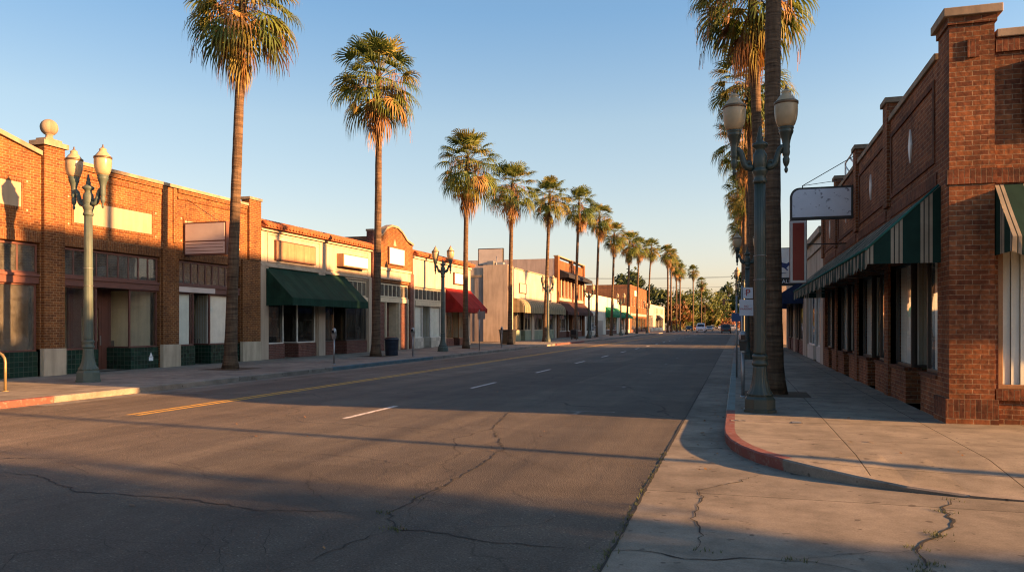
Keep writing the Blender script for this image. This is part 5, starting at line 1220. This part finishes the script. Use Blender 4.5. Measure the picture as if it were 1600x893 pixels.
t = thing('waste_container', 'black waste container beside the red awning shop', 'bin', (-18.4, 61.5, .15)); b = MB(); b.hexa([(-18.9, 61, .15), (-17.9, 61, .15), (-17.9, 62, .15), (-18.9, 62, .15), (-18.98, 60.9, 1.25), (-17.82, 60.9, 1.25), (-17.82, 62.1, 1.25), (-18.98, 62.1, 1.25)], 'black'); b.build('body', t, .02); b = MB(); b.box(-19.02, -17.78, 60.86, 62.14, 1.252, 1.34, 'black'); b.build('lid', t, .02)
t = thing('newspaper_box', 'dark newspaper box before the tan awning building', 'news box', (-16.6, 80, .15)); b = MB(); b.box(-16.9, -16.3, 79.7, 80.3, .35, 1.25, 'black'); b.build('body', t, .03)
b = MB()
for dx in (-.25, .25): b.box(-16.6+dx-.03, -16.6+dx+.03, 79.8, 80.2, .14, .348, 'black')
b.build('stand', t); b = MB(); b.box(-16.85, -16.35, 79.68, 79.699, .7, 1.15, 'car_glass'); b.build('window', t)
t = thing('bike_rack', 'weathered yellow hoop bike rack at the red kerb', 'bike rack', (-16.9, 14.25, .15)); b = MB()
pts = [(-17.5, 14.3, .13), (-17.5, 14.3, .85)] + [(-17.2-.3*math.cos(a*PI/8), 14.3, .85+.24*math.sin(a*PI/8)) for a in range(1, 8)] + [(-16.9, 14.3, .85), (-16.9, 14.3, .13)]
b.tube(pts, .032, 'brass', 10); b.build('hoop', t); b = MB()
for xx in (-17.5, -16.9): b.lathe([(.08, .15), (.08, .165), (.04, .17)], 'brass', (xx, 14.3, 0), 12)
b.build('foot', t)
# traffic signals
def signal(label, x, y, reach, h=6.2):
    t = thing('traffic_signal', label, 'traffic signal', (x, y, .15)); b = MB(); b.tube([(x, y, .1), (x, y, h+.1)], [.14, .1], 'metal', 12); b.build('pole', t)
    b = MB(); b.tube([(x, y, h-.05), (x+reach*.5, y, h+.18), (x+reach, y, h+.2)], [.08, .06, .045], 'metal', 8); b.build('mast_arm', t)
    for k, f in enumerate((.98, .5)):
        hx = x+reach*f; b = MB(); b.box(hx-.24, hx+.24, y-.2, y+.1, h-.75, h+.45, 'black'); hd = b.build('signal_head', t)
        for j, mt in enumerate(('lens_off', 'lens_off', 'lens_off')): b = MB(); b.lathe([(.15, 0), (.15, .02)], mt, (0, 0, 0), 12); b.v = [(hx+p[0], y-.202-p[2], h+.25-.38*j+p[1]) for p in b.v]; b.build('lens', hd)
        if reach > -5 and k == 0: break
signal('traffic signal hanging from a mast arm over the street before distant trees', .9, 150.5, -3.4)
def lightpole(label, x, y, h):
    t = thing('light_pole', label, 'light pole', (x, y, .1)); b = MB(); b.tube([(x, y, 0), (x, y, h)], [.12, .07], 'metal', 8); b.build('pole', t)
    for s in (-1, 1): b = MB(); b.tube([(x, y, h-.1), (x+s*1.4, y, h+.1)], .04, 'metal', 6); b.box(x+s*1.4-.4, x+s*1.4+.4, y-.15, y+.15, h+.06, h+.2, 'metal'); b.build('lamp_arm', t)
lightpole('tall twin-arm parking light pole above the distant trees', -20.5, 262, 14.5)
def upole(label, x, y, h, cross=True):
    t = thing('utility_pole', label, 'utility pole', (x, y, 0)); b = MB(); b.tube([(x, y, -.05), (x, y, h)], [.11, .07], 'wood', 10); b.build('pole', t)
    if cross: b = MB(); b.box(x-.06, x+.06, y-1.3, y+1.3, h-.7, h-.55, 'wood'); b.build('crossarm', t)
    return t
upole('wooden utility pole at the crossing below the corner store', 13.2, 8.45, 11)
upole('wooden utility pole behind the tan side building', 21, 146, 12); upole('wooden utility pole behind the narrow tan shop', -44, 146, 12)
upole('slim wooden pole before the big bright green tree', -9.4, 240, 8, False)
for i, (z, dy) in enumerate(((11.4, -1.1), (11.4, 1.1), (9.6, 0))):
    b = MB(); b.tube([(21-65*j/16, 146+dy, z-1.0*(1-((j-8)/8)**2)) for j in range(17)], .022, 'black', 5)
    tag(b.build('overhead_cable'), 'thin dark cables sagging across the street between utility poles', 'cable', 'overhead cables')
for i, (z, y) in enumerate(((8.2, 178), (11, 205))):
    b = MB(); b.tube([(24-74*j/16, y, z-.9*(1-((j-8)/8)**2)) for j in range(17)], .022, 'black', 5)
    tag(b.build('overhead_cable'), 'thin dark cables sagging across the street between utility poles', 'cable', 'overhead cables')

# ------------------------------------------------------------------ vehicles
def car(label, x, y, paint, kind='sedan', away=False, cat='car'):
    t = thing('parked_car' if kind != 'van' else 'van', label, cat, (0, 0, 0)); L, W, H = {'sedan': (4.6, 1.78, 1.44), 'suv': (4.8, 1.92, 1.85), 'van': (5.2, 2.0, 2.1)}[kind]
    hw = W/2
    if kind == 'sedan': body = [(-2.3, .35), (-2.3, .72), (-1.9, .86), (-.95, .93), (1.45, .95), (2.2, .9), (2.3, .7), (2.3, .35)]; cab = [(-1.0, .92), (-.3, 1.40), (.2, 1.44), (.95, 1.40), (1.6, .94)]
    elif kind == 'suv': body = [(-2.4, .4), (-2.4, .85), (-2.1, 1.02), (-1.1, 1.1), (2.3, 1.12), (2.4, .8), (2.4, .4)]; cab = [(-1.2, 1.08), (-.5, 1.72), (.1, 1.82), (1.9, 1.8), (2.3, 1.1)]
    else: body = [(-2.6, .38), (-2.6, .9), (-2.3, 1.12), (-1.6, 1.25), (2.5, 1.25), (2.6, .9), (2.6, .38)]; cab = [(-1.75, 1.22), (-.85, 1.98), (-.2, 2.1), (2.3, 2.08), (2.55, 1.22)]
    b = MB(); b.prism([(-hw, a, z) for a, z in body], (W, 0, 0), paint)
    c = .80
    n = len(cab); zb, zt = cab[0][1], max(z for _, z in cab)
    wd = lambda z: hw*(.97-.2*(z-zb)/(zt-zb))
    p = [(-wd(z), a, z) for a, z in cab]; q = [(wd(z), a, z) for a, z in cab]
    b.poly(p, paint); b.poly(q[::-1], paint)
    for i in range(n-1): b.poly([p[i], p[i+1], q[i+1], q[i]], paint)
    b.build('body', t, .05)
    def pane(nm, i, j, e=.1):
        a0, a1, c0, c1 = Vector(p[i]), Vector(p[j]), Vector(q[i]), Vector(q[j]); m = (a0+a1+c0+c1)/4; out = (a1-a0).cross(c0-a0).normalized()
        if out.dot(m-Vector((0, .2, zb+.1))) < 0: out = -out
        g = MB(); g.poly([a0.lerp(c0, e).lerp(a1.lerp(c1, e), .08)+out*.02, c0.lerp(a0, e).lerp(c1.lerp(a1, e), .08)+out*.02, c0.lerp(a0, e).lerp(c1.lerp(a1, e), .92)+out*.02, a0.lerp(c0, e).lerp(a1.lerp(c1, e), .92)+out*.02], 'car_glass'); g.build(nm, t)
    pane('windscreen', 0, 1, .08); pane('rear_window', n-1, n-2, .1)
    for s in (-1, 1):
        g = MB(); ym, ys = sum(a for a, _ in cab)/n, .84
        g.poly([(s*(wd(z)+.012), ym+(a-ym)*ys, zb+.06+(z-zb)*.86) for a, z in cab], 'car_glass'); g.build('side_window', t)
        for yy in (-L*.31, L*.29):
            w = MB(); w.lathe([(.16, -.11), (.30, -.11), (.33, -.08), (.33, .08), (.30, .11), (.16, .11)], 'tyre', n=18); w.v = [(s*(hw-.09)+v[2], yy+v[0], .33+v[1]) for v in w.v]; wh = w.build('wheel', t)
            w = MB(); w.lathe([(.19, .1), (.17, .115), (.03, .12)], 'metal', n=12); w.v = [(s*(hw-.09+v[2]), yy+v[0], .33+v[1]) for v in w.v]; w.build('rim', wh)
        hl = MB(); hl.box(s*hw*.62-.17, s*hw*.62+.17, -L/2-.015, -L/2+.05, .58, .74, 'lens'); hl.build('headlight', t); hl = MB(); hl.box(s*hw*.68-.16, s*hw*.68+.16, L/2-.05, L/2+.015, .62, .8, 'lens_red'); hl.build('tail_light', t)
        m = MB(); m.box(s*(hw+.02)-.09, s*(hw+.02)+.09, cab[0][0]+.28, cab[0][0]+.38, zb+.02, zb+.14, paint); m.build('mirror', t)
    g = MB(); g.box(-.55, .55, -L/2-.02, -L/2+.03, .45, .58, 'black'); g.build('grille', t); g = MB(); g.box(-hw+.05, hw-.05, -L/2-.05, -L/2+.1, .3, .44, paint); g.box(-hw+.05, hw-.05, L/2-.1, L/2+.05, .3, .46, paint); g.build('bumper', t)
    t.location = (x, y, .0); t.rotation_euler = (0, 0, PI if away else 0); return t
car('white van driving toward the viewer on the far stretch of street', -8.2, 186, 'car_white', 'van', cat='van')
car('black car parked at the kerb beside the white van', -12.6, 215, 'car_black', 'sedan')
car('dark grey car seen from behind near the traffic signal', -2.2, 166, 'car_grey', 'suv', True)
car('silver car following the white van', -7.6, 225, 'car_silver'); car('blue car behind the silver car', -8.2, 262, 'car_blue'); car('small white car far down the street', -6.0, 300, 'car_white')
car('distant dark car seen from behind past the grey car', -4.0, 250, 'car_black', 'suv', True); car('distant red car parked at the far kerb', -12.8, 262, 'car_red'); car('distant silver car parked by the pinkish trees', -1.6, 280, 'car_silver', 'suv', True)

# ------------------------------------------------------------------ light, sky, camera
SUN_EL = R(12); SUN_SL = .12
w = bpy.data.worlds.new('World'); scene.world = w; w.use_nodes = True; nt = w.node_tree; nt.nodes.clear()
sky = nt.nodes.new('ShaderNodeTexSky'); sky.sky_type = 'NISHITA'; sky.sun_disc = False
sky.sun_elevation = SUN_EL; sky.sun_rotation = PI/2+math.atan(SUN_SL); sky.air_density = 1.0; sky.dust_density = 1.0; sky.ozone_density = 1.5; sky.altitude = 0
bg = nt.nodes.new('ShaderNodeBackground'); bg.inputs['Strength'].default_value = .0525; out = nt.nodes.new('ShaderNodeOutputWorld')
tc = nt.nodes.new('ShaderNodeTexCoord'); sp = nt.nodes.new('ShaderNodeSeparateXYZ'); nt.links.new(tc.outputs['Generated'], sp.inputs[0])
rp = nt.nodes.new('ShaderNodeValToRGB'); nt.links.new(sp.outputs[2], rp.inputs[0]); rp.color_ramp.elements[0].position = .0; rp.color_ramp.elements[0].color = (1.0, .76, .82, 1)
e_ = rp.color_ramp.elements.new(.13); e_.color = (1.14, .94, .88, 1)
e_ = rp.color_ramp.elements.new(.25); e_.color = (1.17, 1.05, .96, 1)
rp.color_ramp.elements[3].position = .375; rp.color_ramp.elements[3].color = (.86, .99, 1.06, 1)
mx = nt.nodes.new('ShaderNodeMix'); mx.data_type = 'RGBA'; mx.blend_type = 'MULTIPLY'; mx.inputs['Factor'].default_value = 1.; nt.links.new(sky.outputs[0], mx.inputs[6]); nt.links.new(rp.outputs[0], mx.inputs[7])
hz = nt.nodes.new('ShaderNodeMapRange'); nt.links.new(sp.outputs[0], hz.inputs[0])
for i_, v_ in zip((1, 2, 3, 4), (-.8, .4, .79, 1.24)): hz.inputs[i_].default_value = v_
sc_ = nt.nodes.new('ShaderNodeVectorMath'); sc_.operation = 'SCALE'; nt.links.new(mx.outputs[2], sc_.inputs[0]); nt.links.new(hz.outputs[0], sc_.inputs['Scale'])
nt.links.new(sc_.outputs[0], bg.inputs[0]); nt.links.new(bg.outputs[0], out.inputs[0])
ld = bpy.data.lights.new('sun', 'SUN'); ld.energy = 5.; ld.angle = R(.8); ld.color = (1., .50, .18); lo = bpy.data.objects.new('sun', ld); C.objects.link(lo)
dirv = Vector((-1, SUN_SL, -math.tan(SUN_EL)*math.hypot(1, SUN_SL))); lo.rotation_euler = dirv.to_track_quat('-Z', 'Y').to_euler(); lo.location = (40, -8, 30)
cd = bpy.data.cameras.new('camera'); cd.sensor_width = 36; cd.lens = 27; cd.shift_y = 60.5/1600; cd.clip_end = 6000; cd.clip_start = .05
co = bpy.data.objects.new('camera', cd); C.objects.link(co); co.location = (0, 0, CAMZ); co.rotation_euler = (PI/2, 0, TH); scene.camera = co
vs = scene.view_settings; vs.view_transform = 'Standard'; vs.look = 'None'; vs.exposure = 2.27; vs.gamma = 1.; vs.use_curve_mapping = False
scene.cycles.filter_width = 1.15; scene.cycles.max_bounces = 8; scene.cycles.transparent_max_bounces = 12; scene.cycles.caustics_reflective = False; scene.cycles.caustics_refractive = False
